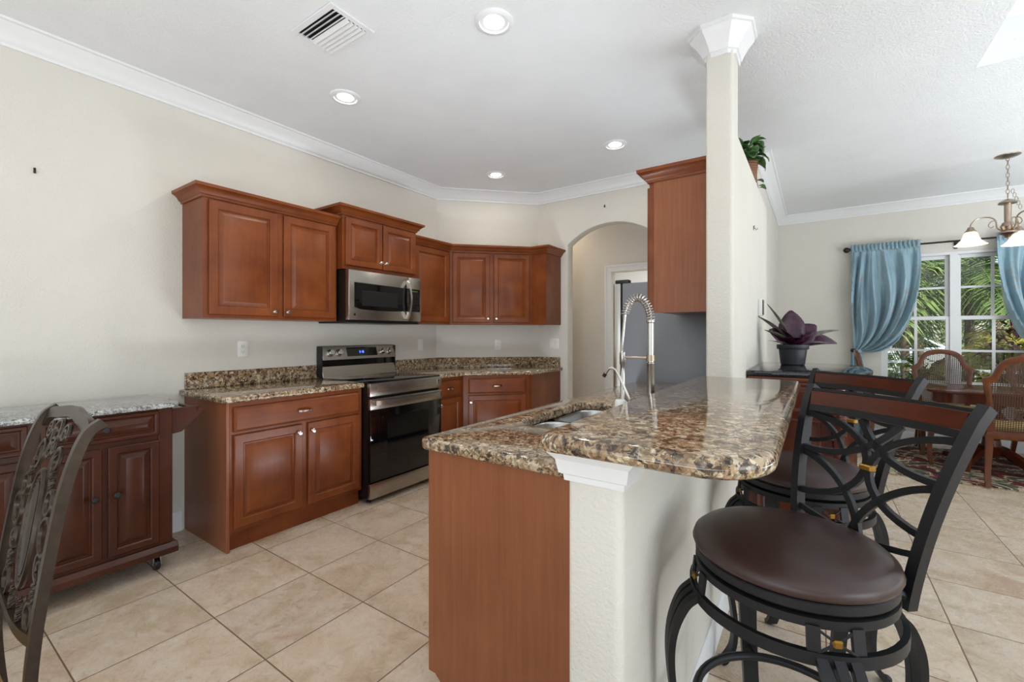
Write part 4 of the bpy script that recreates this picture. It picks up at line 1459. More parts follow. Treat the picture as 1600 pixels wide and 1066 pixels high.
# ivy basket on the plant ledge
ib = thing('ivy_basket', 'small wicker basket of green ivy on the high plant ledge', 'plant', (-0.400, 3.52, 2.335))
mb = MB()
mb.lathe([(0, 0), (0.052, 0), (0.060, 0.03), (0.066, 0.15), (0.058, 0.15), (0.052, 0.03), (0, 0.02)], (0, 0, 0), 20)
for i in range(9):
    mb.loopprof([(0.055 + 0.0013 * i + 0.005 * math.cos(q), 0.008 + 0.0165 * i + 0.007 * math.sin(q)) for q in (0, 1.57, 3.14, 4.71)], (0, 0, 0), 20)
mb.build('basket', M['basket'], ib)
rnd = random.Random(5)
for k in range(52):
    yaw = rnd.uniform(0, 2 * PI)
    h0 = rnd.uniform(0.13, 0.27)
    r0 = rnd.uniform(0.01, 0.05)
    leaf_ = leaf(MB(), (r0 * math.cos(yaw), r0 * math.sin(yaw), h0), yaw, rnd.uniform(0.07, 0.125), rnd.uniform(0.06, 0.085), rnd.uniform(-0.2, 1.2), rnd.uniform(0.5, 1.6), 0.3, 6, rnd.uniform(-0.6, 0.6)).build('leaf', M['ivy'], ib, smooth=60)
    thicken(leaf_, 0.001)
for k, (dx_, dy_, dz_) in enumerate(((0.02, 0.10, 0.02), (0.045, 0.17, 0.0), (0.05, 0.22, -0.0))):
    thicken(leaf(MB(), (0.045 + dx_ * 0.2, dy_, 0.025 + dz_), 0.6, 0.055, 0.04, 0.2, 0.9, 0.3, 6).build('leaf', M['ivy'], ib, smooth=60), 0.001)
mb = MB()
mb.tube(spline([(0, 0, 0.10), (0.01, 0.03, 0.19), (0.045, 0.08, 0.13), (0.05, 0.13, 0.03), (0.05, 0.21, 0.02)], 6), 0.002, 6)
mb.build('vine', M['ivy'], ib)

# ------------------------------------------------------------------ dining table on its rug
rg = thing('area_rug', 'floral red, cream and olive rug lying under the dining table', 'rug', (1.85, 6.0, 0))
RW, RL = 1.42, 0.72
MB().prism(rounded(-RW, RW, -RL, RL, (0.03,) * 4, 4), 0.0005, 0.012, 'z', 0.004, 2).build('pile', M['rug'], rg)
mb = MB()
for i in range(44):
    x = -RW + 0.03 + i * (2 * RW - 0.06) / 43
    mb.tube([(x - 0.03, -RL, 0.004), (x - 0.018, -RL - 0.035, 0.004), (x + 0.018, -RL - 0.035, 0.004), (x + 0.03, -RL, 0.004)], 0.003, 5)
for i in range(22):
    y = -RL + 0.03 + i * (2 * RL - 0.06) / 21
    mb.tube([(-RW, y - 0.03, 0.004), (-RW - 0.035, y - 0.018, 0.004), (-RW - 0.035, y + 0.018, 0.004), (-RW, y + 0.03, 0.004)], 0.003, 5)
mb.build('edging', M['fringe'], rg)

dt = thing('dining_table', 'long polished mahogany dining table on carved pedestals under the chandelier', 'table', (1.90, 6.07, 0.012))
def table_plan(hx_, hy_, k=0.0):
    return rounded(-hx_, hx_, -hy_, hy_, (0.16,) * 4, 7)
MB().prism(table_plan(1.02, 0.42), 0.712, 0.738, 'z', 0.008, 3).build('tabletop', M['mahogany'], dt)
MB().prism(table_plan(0.98, 0.385), 0.62, 0.712, 'z').build('apron', M['mahogany'], dt, smooth=30)
for x in (-0.52, 0.52):
    p = MB().lathe([(0, 0.12), (0.10, 0.12), (0.11, 0.16), (0.07, 0.20), (0.06, 0.26), (0.12, 0.34), (0.13, 0.42), (0.08, 0.50), (0.06, 0.54), (0.12, 0.60), (0.12, 0.62), (0, 0.62)], (x, 0, 0), 24).build('pedestal', M['mahogany'], dt)
    mb = MB()
    for i in range(12):
        a = 2 * PI * i / 12
        mb.sphere((x + 0.118 * math.cos(a), 0.118 * math.sin(a), 0.385), 0.026, 0.7, 0.7, 1.6, 8)
    mb.build('carving', M['mahogany'], p, smooth=60)
    for a in (45, 135, 225, 315):
        ca, sa = math.cos(math.radians(a)), math.sin(math.radians(a))
        MB().tube(spline([(x + 0.07 * ca, 0.07 * sa, 0.17), (x + 0.17 * ca, 0.17 * sa, 0.135), (x + 0.27 * ca, 0.27 * sa, 0.06), (x + 0.35 * ca, 0.35 * sa, 0.026), (x + 0.39 * ca, 0.39 * sa, 0.035)], 5), [1.3 - 0.5 * i / 20 for i in range(21)], flat=(0.05, 0.055), up=(0, 0, 1)).build('foot', M['mahogany'], dt, smooth=40)

# cane-back chair: front -y, back +y
def dining_chair(label, arms=False, group='cane-back dining chairs'):
    ch = thing('dining_chair', label, 'chair', (0, 0, 0.012), 0, group)
    SHR = 0.20
    def tl(v):
        return (v.x, v.y + max(0, v.z - 0.45) * SHR, v.z)
    YB_ = 0.215
    half = [(0.205, 0.40), (0.215, 0.60), (0.240, 0.80), (0.256, 0.900), (0.250, 0.908), (0.225, 0.912), (0.203, 0.930), (0.190, 0.965), (0.172, 1.015), (0.135, 1.058), (0.075, 1.084), (0.0, 1.094)]
    inner = [(0.166, 0.455), (0.178, 0.62), (0.200, 0.80), (0.207, 0.855), (0.190, 0.868), (0.168, 0.885), (0.155, 0.925), (0.138, 0.975), (0.108, 1.012), (0.06, 1.034), (0.0, 1.042)]
    full = [(x, z) for x, z in half] + [(-x, z) for x, z in reversed(half[:-1])]
    mb = MB()
    o_ = [Vector((x, YB_, z)) for x, z in half]
    # outer and inner outline joined as a moulded frame
    oo = spline([(x, 0, z) for x, z in half[:4]], 4) + spline([(x, 0, z) for x, z in half[3:]], 3)[1:]
    ii = spline([(x, 0, z) for x, z in inner[:4]], 4) + spline([(x, 0, z) for x, z in inner[3:]], 4)[1:]
    def resample(pl, n):
        ac = [0]
        for a, b in zip(pl[:-1], pl[1:]):
            ac.append(ac[-1] + (b - a).length)
        out = []
        for i in range(n + 1):
            s = ac[-1] * i / n
            j = 0
            while j < len(pl) - 2 and ac[j + 1] < s:
                j += 1
            out.append(pl[j].lerp(pl[j + 1], (s - ac[j]) / max(1e-9, ac[j + 1] - ac[j])))
        return out
    oo, ii = resample(oo, 44), resample(ii, 44)
    oo = oo + [Vector((-p.x, 0, p.z)) for p in reversed(oo[:-1])]
    ii = ii + [Vector((-p.x, 0, p.z)) for p in reversed(ii[:-1])]
    rings = []
    for a, b in zip(oo, ii):
        m_ = a.lerp(b, 0.5)
        rings.append([mb.bm.verts.new((p.x, YB_ + dy_, p.z)) for p, dy_ in ((a, -0.012), (m_, -0.019), (b, -0.010), (b, 0.010), (m_, 0.019), (a, 0.012))])
    mb._quadring(rings)
    mb.build('back_frame', M['antique'], ch, smooth=50, fn=tl)
    MB().box(-0.178, 0.178, YB_ - 0.014, YB_ + 0.014, 0.400, 0.462, 0.005, 2).build('back_rail', M['antique'], ch, fn=tl)
    mb = MB()
    ol = [(p.x, p.z) for p in ii]
    def span_z(x):
        zs = [a[1] + (b[1] - a[1]) * (x - a[0]) / (b[0] - a[0]) for a, b in zip(ol[:-1], ol[1:]) if (a[0] - x) * (b[0] - x) <= 0 and abs(a[0] - b[0]) > 1e-9]
        return max(zs) if zs else None
    def span_x(z):
        xs = [a[0] + (b[0] - a[0]) * (z - a[1]) / (b[1] - a[1]) for a, b in zip(ol[:-1], ol[1:]) if (a[1] - z) * (b[1] - z) <= 0 and abs(a[1] - b[1]) > 1e-9]
        return max(xs) if xs else None
    p_ = 0.0148
    x = -0.205
    while x < 0.206:
        zt = span_z(x)
        if zt:
            zb = 0.456
            if abs(x) > 0.166:
                cand = [a[1] + (b[1] - a[1]) * (abs(x) - a[0]) / (b[0] - a[0]) for a, b in zip(ol[:28], ol[1:29]) if (a[0] - abs(x)) * (b[0] - abs(x)) <= 0 and abs(a[0] - b[0]) > 1e-9]
                zb = min(cand) if cand else 0.456
            mb.box(x - 0.0026, x + 0.0026, YB_ - 0.0012, YB_ + 0.0012, zb, zt)
        x += p_
    z = 0.466
    while z < 1.04:
        xr_ = span_x(z)
        if xr_:
            mb.box(-xr_, xr_, YB_ - 0.0016, YB_ + 0.0008, z - 0.0026, z + 0.0026)
        z += p_
    mb.build('cane_panel', M['cane'], ch, smooth=0, fn=tl)
    MB().prism([(-0.255, -0.24), (0.255, -0.24), (0.215, 0.235), (-0.215, 0.235)], 0.395, 0.450, 'z', 0.006, 2).build('seat_frame', M['antique'], ch)
    MB().prism(rounded(-0.235, 0.235, -0.235, 0.185, (0.03,) * 4, 4), 0.450, 0.500, 'z', 0.02, 4).build('seat', M['yellow'], ch, smooth=60)
    for s in (-1, 1):
        MB().tube(spline([(0.228 * s, -0.215, 0.42), (0.238 * s, -0.226, 0.33), (0.228 * s, -0.212, 0.15), (0.236 * s, -0.228, 0.0)], 5), [1.25 - 0.5 * i / 15 for i in range(16)], flat=(0.040, 0.040), up=(1, 0, 0)).build('leg', M['antique'], ch, smooth=30)
        MB().tube(spline([(0.195 * s, 0.218, 0.42), (0.198 * s, 0.220, 0.30), (0.212 * s, 0.245, 0.13), (0.218 * s, 0.285, 0.0)], 5), [1.1 - 0.3 * i / 15 for i in range(16)], flat=(0.040, 0.036), up=(1, 0, 0)).build('leg', M['antique'], ch, smooth=30)
    if arms:
        for s in (-1, 1):
            MB().tube(spline([(0.232 * s, 0.262, 0.685), (0.262 * s, 0.12, 0.690), (0.275 * s, -0.06, 0.672), (0.268 * s, -0.10, 0.655), (0.258 * s, -0.05, 0.56), (0.245 * s, -0.02, 0.44)], 5), 1.0, flat=(0.034, 0.028), up=(1, 0, 0)).build('arm', M['antique'], ch, smooth=40)
    return ch


ca = dining_chair('cane-back dining chair with its back turned to the bar, near side of table')
ca.location = (1.385, 5.50, 0.012)
ca.rotation_euler.z = PI
cb = copy_tree(ca)
cb.location = (1.155, 6.47, 0.012)
cb.rotation_euler.z = 0
cb['label'] = 'cane-back dining chair behind the table, in front of the centre window post'
cd = copy_tree(ca)
cd.location = (1.90, 6.46, 0.012)
cd.rotation_euler.z = 0
cd['label'] = 'cane-back dining chair behind the table, almost hidden by the near-side chair'
ce = dining_chair('cane-back dining chair at the table end, seen edge-on beside the blue curtain')
ce.location = (0.70, 6.10, 0.012)
ce.rotation_euler.z = math.radians(90)

# ------------------------------------------------------------------ chandelier
cl = thing('chandelier', 'brushed nickel chandelier with three bell-shaped white glass shades over the table', 'chandelier', (1.39, 5.67, 0))
MB().lathe([(0, 2.845), (0.082, 2.845), (0.080, 2.838), (0.05, 2.826), (0.012, 2.820), (0, 2.820)], (0, 0, 0), 28).build('canopy', M['nickel'], cl)
mb = MB()
z = 2.815
k = 0
while z > 2.47:
    pts = []
    for i in range(14):
        a = 2 * PI * i / 14
        x_, z_ = 0.0105 * math.cos(a), 0.022 * math.sin(a)
        pts.append((x_, 0, z + z_) if k % 2 == 0 else (0, x_, z + z_))
    mb.tube(pts, 0.0026, 6, True)
    z -= 0.036
    k += 1
for i in range(5):
    pts = []
    for j in range(12):
        a = 2 * PI * j / 12
        pts.append((0.035 + 0.012 * i + 0.01 * math.cos(a), 0.02 + 0.003 * i, 2.53 - 0.035 * i + 0.02 * math.sin(a)))
    mb.tube(pts, 0.0024, 6, True)
mb.build('chain', M['nickel'], cl)
MB().lathe([(0, 2.465), (0.010, 2.462), (0.055, 2.438), (0.062, 2.424), (0.055, 2.420), (0.024, 2.424), (0.022, 2.26), (0.034, 2.255), (0.048, 2.22), (0.034, 2.19), (0.060, 2.175), (0.062, 2.162), (0.030, 2.145), (0.012, 2.12), (0, 2.118)], (0, 0, 0), 24).build('stem', M['nickel'], cl)
for a in (180, 300, 60):
    ca_, sa_ = math.cos(math.radians(a)), math.sin(math.radians(a))
    def rp(r, z):
        return (r * ca_, r * sa_, z)
    ar = MB().tube(spline([rp(0.03, 2.185), rp(0.065, 2.215), rp(0.075, 2.285), rp(0.12, 2.318), rp(0.185, 2.315), rp(0.225, 2.275), rp(0.232, 2.235)], 6), 0.006, 8).tube(spline([rp(0.075, 2.285), rp(0.105, 2.272), rp(0.118, 2.240), rp(0.10, 2.222), rp(0.085, 2.235)], 5), 0.004, 6).build('arm', M['nickel'], cl)
    MB().lathe([(0, 2.245), (0.018, 2.243), (0.030, 2.215), (0.040, 2.205), (0.040, 2.198), (0, 2.198)], rp(0.232, 0)[:2] + (0,), 20).build('socket_cup', M['nickel'], ar)
    MB().lathe([(0.036, 2.200), (0.046, 2.185), (0.056, 2.150), (0.070, 2.120), (0.098, 2.092), (0.112, 2.085), (0.110, 2.083), (0.096, 2.089), (0.067, 2.118), (0.053, 2.148), (0.043, 2.183), (0.033, 2.197)], rp(0.232, 0)[:2] + (0,), 28, None, False).build('shade', M['shade'], ar, smooth=60)
    MB().sphere(rp(0.232, 2.145), 0.024, 1, 1, 1.3).build('bulb', M['bulb'], ar, smooth=60)

# ------------------------------------------------------------------ curtains on their rod
YCU = YF - 0.085
cr_ = thing('curtain_rod', 'dark metal curtain rod with ball finials mounted above the dining window', 'curtain rod', (1.30, YCU, 2.318))
MB().tube([(-0.97, 0, 0), (0.97, 0, 0)], 0.0105, 14).build('rod', M['rod'], cr_)
for s in (-1, 1):
    MB().sphere((0.985 * s, 0, 0), 0.034, 1, 1, 1).tube([(0.945 * s, 0, 0), (0.985 * s, 0, 0)], 0.017, 12).build('finial', M['rod'], cr_, smooth=60)
for x in (-0.90, 0.005, 0.90):
    MB().box(x - 0.008, x + 0.008, -0.012, 0.083, -0.018, -0.008).box(x - 0.014, x + 0.014, 0.074, 0.084, -0.075, 0.01).build('bracket', M['rod'], cr_, smooth=0)


def curtain(label, xo, xi):
    """tied-back panel: xo is its outer edge on the rod, xi its inner edge"""
    s = 1 if xi > xo else -1
    w = abs(xi - xo)
    cu = thing('curtain', label, 'curtain', (xo, YCU, 0), 0, 'blue satin curtains at the dining window')
    U, V = 84, 46
    zt = 2.318
    tie_x, tie_z = 0.055, 1.075
    rows = []
    mb = MB()
    def thread(u):
        p0 = (u * w, zt)
        p1 = (u * w * (1.0 + 0.03), zt - 0.62)
        p2 = (tie_x + (0.03 + 0.60 * u) * w * (0.45 + 0.75 * u), tie_z + 0.32 - 0.44 * u)
        p3 = (tie_x - 0.035 + 0.075 * u, tie_z - 0.01 * u)
        if u < 0.3:
            p2 = (p2[0] * (u / 0.3) + (0.01) * (1 - u / 0.3), p2[1])
        return p0, p1, p2, p3
    grid = []
    for i in range(U + 1):
        u = i / U
        p0, p1, p2, p3 = thread(u)
        col = []
        for j in range(V + 1):
            t = j / V
            x = (1 - t) ** 3 * p0[0] + 3 * (1 - t) ** 2 * t * p1[0] + 3 * (1 - t) * t * t * p2[0] + t ** 3 * p3[0]
            z = (1 - t) ** 3 * p0[1] + 3 * (1 - t) ** 2 * t * p1[1] + 3 * (1 - t) * t * t * p2[1] + t ** 3 * p3[1]
            amp = 0.014 + (0.042 + 0.016 * math.sin(9 * u + 2)) * max(0, math.sin(PI * min(1, t * 1.02))) ** 0.8
            ph = 2 * PI * (6.5 * u + 0.55 * math.sin(4.1 * u + 2.6 * t)) + 1.3 * math.sin(4 * t + 5 * u)
            y = -0.018 + amp * math.sin(ph) + 0.38 * amp * math.sin(2.3 * ph + 7 * t) - 0.045 * math.sin(PI * t) * u
            if t < 0.06:
                y = y * (t / 0.06) + (-0.014) * (1 - t / 0.06) + 0.004 * math.sin(2 * PI * 30 * u)
            col.append(mb.bm.verts.new((s * x, y, z)))
        grid.append(col)
    for i in range(U):
        for j in range(V):
            mb.bm.faces.new((grid[i][j], grid[i + 1][j], grid[i + 1][j + 1], grid[i][j + 1]))
    body = mb.build('drape', M['satin'], cu, smooth=70)
    thicken(body, 0.003)
    # header ruffle standing above the rod, wrapped pocket
    mb = MB()
    rows = []
    for z, a in ((zt - 0.035, 0.016), (zt, 0.018), (zt + 0.02, 0.012), (zt + 0.052, 0.020)):
        rows.append([mb.bm.verts.new((s * (i / 120) * w, -0.012 + a * math.sin(2 * PI * 17 * i / 120 + z * 9) * 0.8 - (0.010 if abs(z - zt) < 0.01 else 0), z + 0.006 * math.sin(i * 1.7))) for i in range(121)])
    for a, b in zip(rows[:-1], rows[1:]):
        for i in range(120):
            mb.bm.faces.new((a[i], a[i + 1], b[i + 1], b[i]))
    thicken(mb.build('header', M['satin'], cu, smooth=70), 0.003)
    # tail below the tie
    mb = MB()
    rows = []
    for j in range(13):
        t = j / 12
        z = tie_z + 0.01 - t * (tie_z - 0.02)
        wd = 0.075 + 0.16 * t ** 0.6
        rows.append([mb.bm.verts.new((s * (tie_x - 0.05 * 1 - 0.03 * t + wd * i / 40), -0.02 + (0.008 + 0.026 * t ** 0.5) * math.sin(2 * PI * 4 * i / 40 + 1.2 * t), z)) for i in range(41)])
    for a, b in zip(rows[:-1], rows[1:]):
        for i in range(40):
            mb.bm.faces.new((a[i], a[i + 1], b[i + 1], b[i]))
    thicken(mb.build('tail', M['satin'], cu, smooth=70), 0.003)
    MB().tube([(s * (tie_x - 0.055), 0.03, tie_z + 0.01), (s * (tie_x - 0.05), -0.04, tie_z), (s * (tie_x + 0.02), -0.06, tie_z - 0.004), (s * (tie_x + 0.055), -0.03, tie_z - 0.006), (s * (tie_x + 0.05), 0.03, tie_z + 0.004)], 1.0, flat=(0.035, 0.006), up=(0, 0, 1)).build('tieback', M['satin'], cu)
    kn = MB().sphere((s * (tie_x - 0.03), -0.05, tie_z), 0.030, 1, 0.7, 0.8).tube([(s * (tie_x - 0.03), 0.084, tie_z), (s * (tie_x - 0.03), -0.05, tie_z)], 0.008, 8).build('holdback', M['rod'], cu, smooth=60)
    return cu


curtain('blue satin curtain tied back with dark holdback, nearer the purple plant', 0.355, 0.995)
curtain('blue satin curtain tied back behind the chandelier shades', 2.245, 1.605)

# ------------------------------------------------------------------ fittings on walls and ceiling
def rot_to_wall(nx, ny):
    """turn a fitting whose front is -y so that it faces along (nx, ny)"""
    return math.atan2(ny, nx) + PI / 2


def outlet(label, loc, n):
    o = thing('wall_outlet', label, 'outlet', loc, rot_to_wall(*n), 'wall outlets')
    p = MB().box(-0.036, 0.036, -0.006, 0.0, -0.058, 0.058, 0.003, 2).build('cover_plate', M['plate'], o)
    for z in (-0.021, 0.021):
        r_ = MB().prism([(x, z + z_) for x, z_ in rounded(-0.016, 0.016, -0.015, 0.015, (0.008,) * 4, 4)], -0.0075, -0.005, 'y', 0.0006, 1).build('socket', M['plate'], o)
        MB().box(-0.008, -0.006, -0.0082, -0.007, z - 0.003, z + 0.006).box(0.006, 0.008, -0.0082, -0.007, z - 0.003, z + 0.006).box(-0.002, 0.002, -0.0082, -0.007, z - 0.010, z - 0.006).build('slots', M['slot'], r_, smooth=0)
    return o


def switch(label, loc, n, gang=1):
    w = 0.036 + 0.023 * (gang - 1)
    o = thing('light_switch', label, 'switch', loc, rot_to_wall(*n), 'light switches')
    MB().box(-w, w, -0.006, 0.0, -0.058, 0.058, 0.003, 2).build('cover_plate', M['plate'], o)
    for g in range(gang):
        x = -0.023 * (gang - 1) + 0.046 * g
        MB().prism([(-0.006, -0.033), (-0.011, -0.033), (-0.0075, 0.0), (-0.0085, 0.033), (-0.006, 0.033)], x - 0.0165, x + 0.0165, 'x').build('rocker', M['plate'], o, smooth=0)
    return o


outlet('white double outlet on the wall above the counter left of the stove', (XW, 1.534, 1.169), (1, 0))
switch('single white switch on the wall between stove and corner', (XW, 3.277, 1.163), (1, 0))
outlet('white double outlet on the angled corner wall under the wall cabinet', (-2.930, 3.990, 1.155), (1, -1))
switch('double white switch beside the archway under the corner cabinet', (-2.395, YB, 1.17), (0, -1), 2)

th_ = thing('thermostat', 'small white box with grey edge mounted on the dining side wall', 'thermostat', (XK1, 3.70, 1.47), rot_to_wall(1, 0))
MB().box(-0.045, 0.045, -0.026, 0.0, -0.062, 0.062, 0.004, 2).build('case', M['plate'], th_)
MB().box(-0.040, 0.040, -0.031, -0.026, -0.055, 0.055, 0.002, 1).build('cover', M['slot'], th_)


def wall_hook(label, loc, n):
    o = thing('wall_hook', label, 'hook', loc, rot_to_wall(*n), 'small picture hooks')
    MB().box(-0.005, 0.005, -0.003, 0.0, -0.014, 0.014, 0.001, 1).tube([(0, -0.003, 0.004), (0, -0.012, -0.006), (0, -0.014, -0.014), (0, -0.022, -0.012), (0, -0.024, -0.004)], 0.0022, 6).lathe([(0, 0), (0.004, 0.0), (0.004, 0.004), (0, 0.005)], (0, -0.006, 0.010), 8).build('hook', M['bronze'], o)


wall_hook('tiny brass hook alone high on the long left wall', (XW, 0.503, 2.139), (1, 0))
wall_hook('tiny dark hook above the kitchen archway', (-1.80, YB, 2.60), (0, -1))
wall_hook('tiny brass hook on the dining wall beneath the ivy ledge', (XK1, 3.36, 1.985), (1, 0))

# recessed ceiling lights
def downlight(label, x, y):
    o = thing('recessed_light', label, 'ceiling light', (x, y, CZ), 0, 'recessed kitchen lights')
    MB().lathe([(0.070, -0.001), (0.074, -0.010), (0.095, -0.007), (0.099, -0.002), (0.099, 0.0), (0.070, 0.0)], (0, 0, 0), 36, None, False).build('trim_ring', M['trim'], o, smooth=50)
    MB().lathe([(0.050, -0.0012), (0.071, -0.0030), (0.072, 0.0), (0.050, 0.0)], (0, 0, 0), 32, None, False).build('baffle', M['trim'], o)
    MB().lathe([(0, -0.0035), (0.049, -0.0030), (0.051, -0.0010), (0.051, 0.0), (0, 0.0)], (0, 0, 0), 32).build('lens', M['bulb'], o)
    lp = lamp('lamp_light', 'AREA', (0, 0, -0.012), (0, 0, 0), 3.2, (1.0, 0.93, 0.84), 0.09, 0.09)
    lp.data.shape = 'DISK'
    lp.parent = o
    return o


downlight('recessed light nearest the camera, right of the air vent', -1.335, 1.785)
downlight('recessed light above the counter left of the stove', -2.57, 1.795)
downlight('recessed light above the angled corner cabinets', -2.597, 3.505)
downlight('recessed light in front of the archway and fridge', -1.371, 3.507)

# air vent
av = thing('ceiling_vent', 'square white ceiling vent with angled slats', 'air vent', (-2.065, 1.364, CZ))
mb = MB()
hx_, hy_, f_ = 0.178, 0.126, 0.030
for a in ((-hx_, hx_, -hy_, -hy_ + f_), (-hx_, hx_, hy_ - f_, hy_), (-hx_, -hx_ + f_, -hy_ + f_, hy_ - f_), (hx_ - f_, hx_, -hy_ + f_, hy_ - f_)):
    mb.box(a[0], a[1], a[2], a[3], -0.008, 0.0, 0.002, 1)
mb.build('frame', M['trim'], av)
MB().box(-hx_ + f_, hx_ - f_, -hy_ + f_, hy_ - f_, -0.0012, -0.0002).build('duct_opening', M['black'], av, smooth=0)
for i in range(8):
    y = -hy_ + f_ + 0.012 + i * 0.0240
    a = math.radians(38 if i < 3 else -38)
    sl = MB().box(-hx_ + f_ - 0.002, hx_ - f_ + 0.002, -0.0112, 0.0112, -0.0008, 0.0008)
    MB().add(sl, Matrix.Translation((0, y, -0.0105)) @ Matrix.Rotation(a, 4, 'X')).build('slat', M['trim'], av, smooth=0)

# ------------------------------------------------------------------ garden outside the dining window
mb = MB()
mb.box(-20, 40, YF + 0.15, 60, -0.25, -0.15)
struct(mb.build('ground', M['grass'], smooth=0))
mb = MB()
mb.box(-20, 40, 19, 25, -0.15, -0.14)
struct(mb.build('street', M['paving'], smooth=0))
rnd = random.Random(11)


def frond_mesh(name, length, leaflets, lw, ll, arch, mat, parent):
    mb = MB()
    pts = []
    n = 10
    for i in range(n + 1):
        f = i / n
        pts.append(Vector((length * (f - 0.12 * arch * f * f), 0, length * (0.42 * f - 0.75 * arch * f * f))))
    mb.tube(pts, [0.012 * (1 - 0.75 * i / n) for i in range(n + 1)], 5)
    for k in range(leaflets):
        f = 0.16 + 0.82 * k / (leaflets - 1)
        j = min(n - 1, int(f * n))
        p = pts[j].lerp(pts[j + 1], f * n - j)
        tg = (pts[j + 1] - pts[j]).normalized()
        L_ = ll * (0.45 + 0.9 * math.sin(PI * min(1, 0.12 + 0.85 * f)))
        for s in (-1, 1):
            sd = (Vector((0, s, 0)) * 0.85 + tg * 0.62 + Vector((0, 0, rnd.uniform(-0.35, 0.10)))).normalized()
            mid = p + sd * L_ * 0.55
            tip = p + sd * L_ * 0.95 + Vector((0, 0, -0.26 * L_))
            wv = tg * lw / 2
            a0_, a1_ = mb.bm.verts.new(p - wv * 0.4), mb.bm.verts.new(p + wv * 0.4)
            b0_, b1_ = mb.bm.verts.new(mid - wv), mb.bm.verts.new(mid + wv)
            t_ = mb.bm.verts.new(tip)
            mb.bm.faces.new((a0_, a1_, b1_, b0_))
            mb.bm.faces.new((b0_, b1_, t_))
    return mb.build(name, mat, parent, smooth=0)


def palm(label, x, y, h, n_fr, length, mat='palm', tr=0.07, lean=0.0, group='garden palms', bulk=30):
    o = thing('palm_tree', label, 'palm tree', (x, y, -0.15), rnd.uniform(0, 6), group)
    tp = (lean, 0, h)
    mb = MB()
    ps = spline([(0, 0, 0), (lean * 0.25, 0, h * 0.4), (lean, 0, h)], 8)
    mb.tube(ps, [tr * (1.15 - 0.3 * i / 16 + 0.06 * (i % 2)) for i in range(17)], 12)
    mb.build('trunk', M['bark'], o, smooth=50)
    f0 = None
    for k in range(n_fr):
        if f0 is None:
            f = f0 = frond_mesh('frond', length, bulk, 0.030, length * 0.30, 1.0, M[mat], o)
        else:
            f = f0.copy()
            COL.objects.link(f)
            f.parent = o
        f.location = tp
        f.rotation_euler = (rnd.uniform(-0.25, 0.25), rnd.uniform(-0.75, 0.55), k * 2.4 + rnd.uniform(-0.3, 0.3))
        sc_ = rnd.uniform(0.75, 1.15)
        f.scale = (sc_,) * 3
    return o


palm('slim palm with straight trunk outside the window beside the blue curtain', 1.28, 10.2, 2.6, 22, 1.5, tr=0.055)
palm('spreading palm with arching fronds outside, behind the chandelier', 2.15, 10.6, 2.2, 26, 1.7, tr=0.06)
palm('yellowing palm lower than its neighbours outside the window', 2.45, 9.4, 1.2, 20, 1.1, 'palmyellow', 0.05)
palm('tall palm furthest out by the street behind the window', 2.2, 15.5, 3.4, 26, 2.2, tr=0.11)
palm('palm by the street partly behind the blue curtain', 0.9, 14.0, 2.9, 24, 2.0, tr=0.10)
palm('full palm at the edge of the view through the window', 3.4, 12.5, 2.5, 26, 1.9, tr=0.09)


def shrub(label, x, y, r, h, mat='bush', n=260, lw=0.05, ll=0.15, group='garden shrubs'):
    o = thing('shrub', label, 'shrub', (x, y, -0.15), 0, group)
    mb = MB()
    for k in range(7):
        a = 2 * PI * k / 7
        mb.tube([(0, 0, 0), (0.25 * r * math.cos(a), 0.25 * r * math.sin(a), h * 0.4), (0.6 * r * math.cos(a), 0.6 * r * math.sin(a), h * 0.8)], 0.012, 5)
    mb.build('stems', M['bark'], o, smooth=50)
    mb = MB()
    for k in range(n):
        a = rnd.uniform(0, 2 * PI)
        q = rnd.uniform(0.2, 1) ** 0.6
        z = rnd.uniform(0.08, 1)
        rr = r * q * math.sin(PI * min(1, 0.25 + 0.68 * z))
        p = Vector((rr * math.cos(a), rr * math.sin(a), h * z))
        d = Vector((math.cos(a) + rnd.uniform(-0.6, 0.6), math.sin(a) + rnd.uniform(-0.6, 0.6), rnd.uniform(-0.2, 0.9))).normalized()
        sd = d.cross(Vector((0, 0, 1))).normalized() * lw / 2
        v = [mb.bm.verts.new(c) for c in (p, p + d * ll * 0.5 + sd, p + d * ll + Vector((0, 0, -0.3 * ll)), p + d * ll * 0.5 - sd)]
        mb.bm.faces.new(v)
    mb.build('foliage', M[mat], o, smooth=0)
    return o


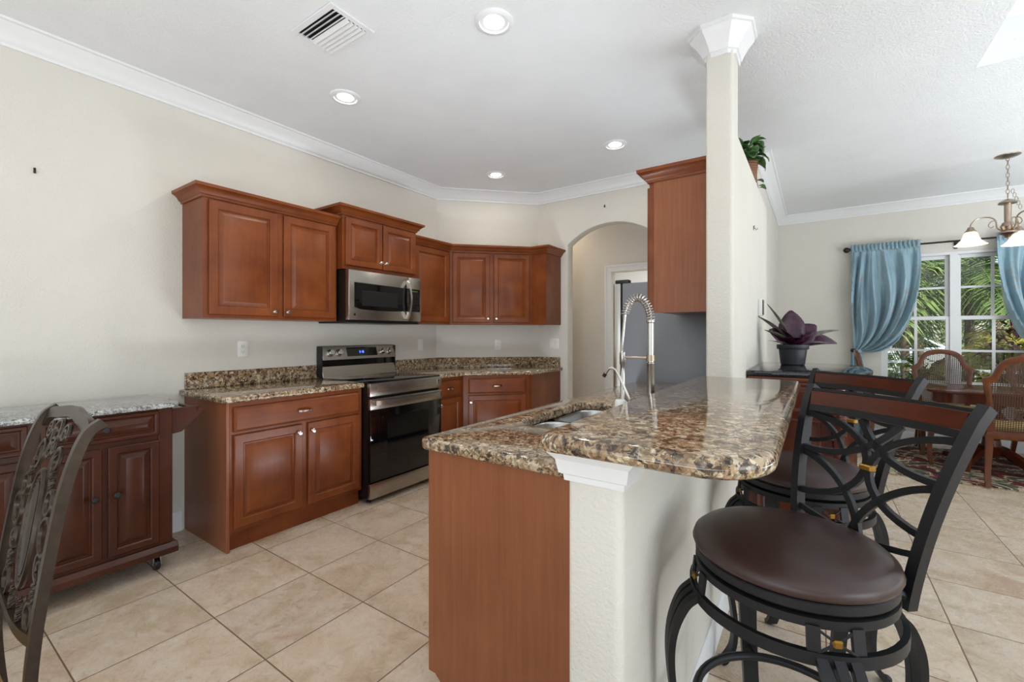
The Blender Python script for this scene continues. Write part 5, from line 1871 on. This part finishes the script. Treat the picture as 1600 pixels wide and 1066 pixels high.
shrub('bright green shrub low outside the window beside the blue curtain', 1.05, 9.0, 0.55, 1.05, n=420)
shrub('bright green shrub low outside the window behind the nearest dining chair', 1.95, 9.2, 0.50, 0.95, n=380)
shrub('dark red shrub outside the window left of the chandelier curtain', 2.20, 8.8, 0.35, 1.55, 'redbush', 160, 0.06, 0.32)
shrub('broad green shrub by the street behind the slim palm', 1.6, 13.0, 0.9, 1.0, n=420)
shrub('round green shrub at the far edge of the window view', 3.0, 11.2, 0.7, 1.0, n=380)
for i in range(7):
    shrub('leafy hedge shrub across the street behind the palms', -1.0 + 2.2 * i, 27.5 + rnd.uniform(-0.6, 0.6), 0.85, 4.2 + rnd.uniform(-0.5, 1.2), 'bush', 700, 0.18, 0.42, 'hedge shrubs across the street')

# silver car parked on the street
ca_ = thing('car', 'silver car parked on the street beyond the window', 'car', (1.9, 19.6, -0.14), 0)
side = [(-2.15, 0.32), (-2.2, 0.62), (-2.1, 0.84), (-1.25, 0.95), (-0.55, 1.38), (0.75, 1.42), (1.45, 1.02), (2.1, 0.88), (2.2, 0.6), (2.15, 0.32)]
cbody = MB().prism(side, -0.85, 0.85, 'y', 0.06, 3).build('car_body', M['carpaint'], ca_)
MB().prism([(-1.12, 0.98), (-0.52, 1.33), (0.08, 1.35), (0.08, 0.98)], -0.858, 0.858, 'y').build('window', M['blackglass'], ca_, smooth=0)
MB().prism([(0.14, 0.98), (0.14, 1.35), (0.72, 1.36), (1.28, 1.02)], -0.858, 0.858, 'y').build('window', M['blackglass'], ca_, smooth=0)
for x in (-1.35, 1.35):
    for y in (-0.80, 0.80):
        wl = MB().add(MB().lathe([(0, -0.1), (0.28, -0.1), (0.32, -0.06), (0.32, 0.06), (0.28, 0.1), (0, 0.1)], (0, 0, 0), 24), Matrix.Translation((x, y, 0.32)) @ Matrix.Rotation(PI / 2, 4, 'X')).build('wheel', M['black'], ca_)
        MB().add(MB().lathe([(0, -0.108), (0.19, -0.108), (0.19, 0.108), (0, 0.108)], (0, 0, 0), 20), Matrix.Translation((x, y, 0.32)) @ Matrix.Rotation(PI / 2, 4, 'X')).build('hubcap', M['chrome'], wl)
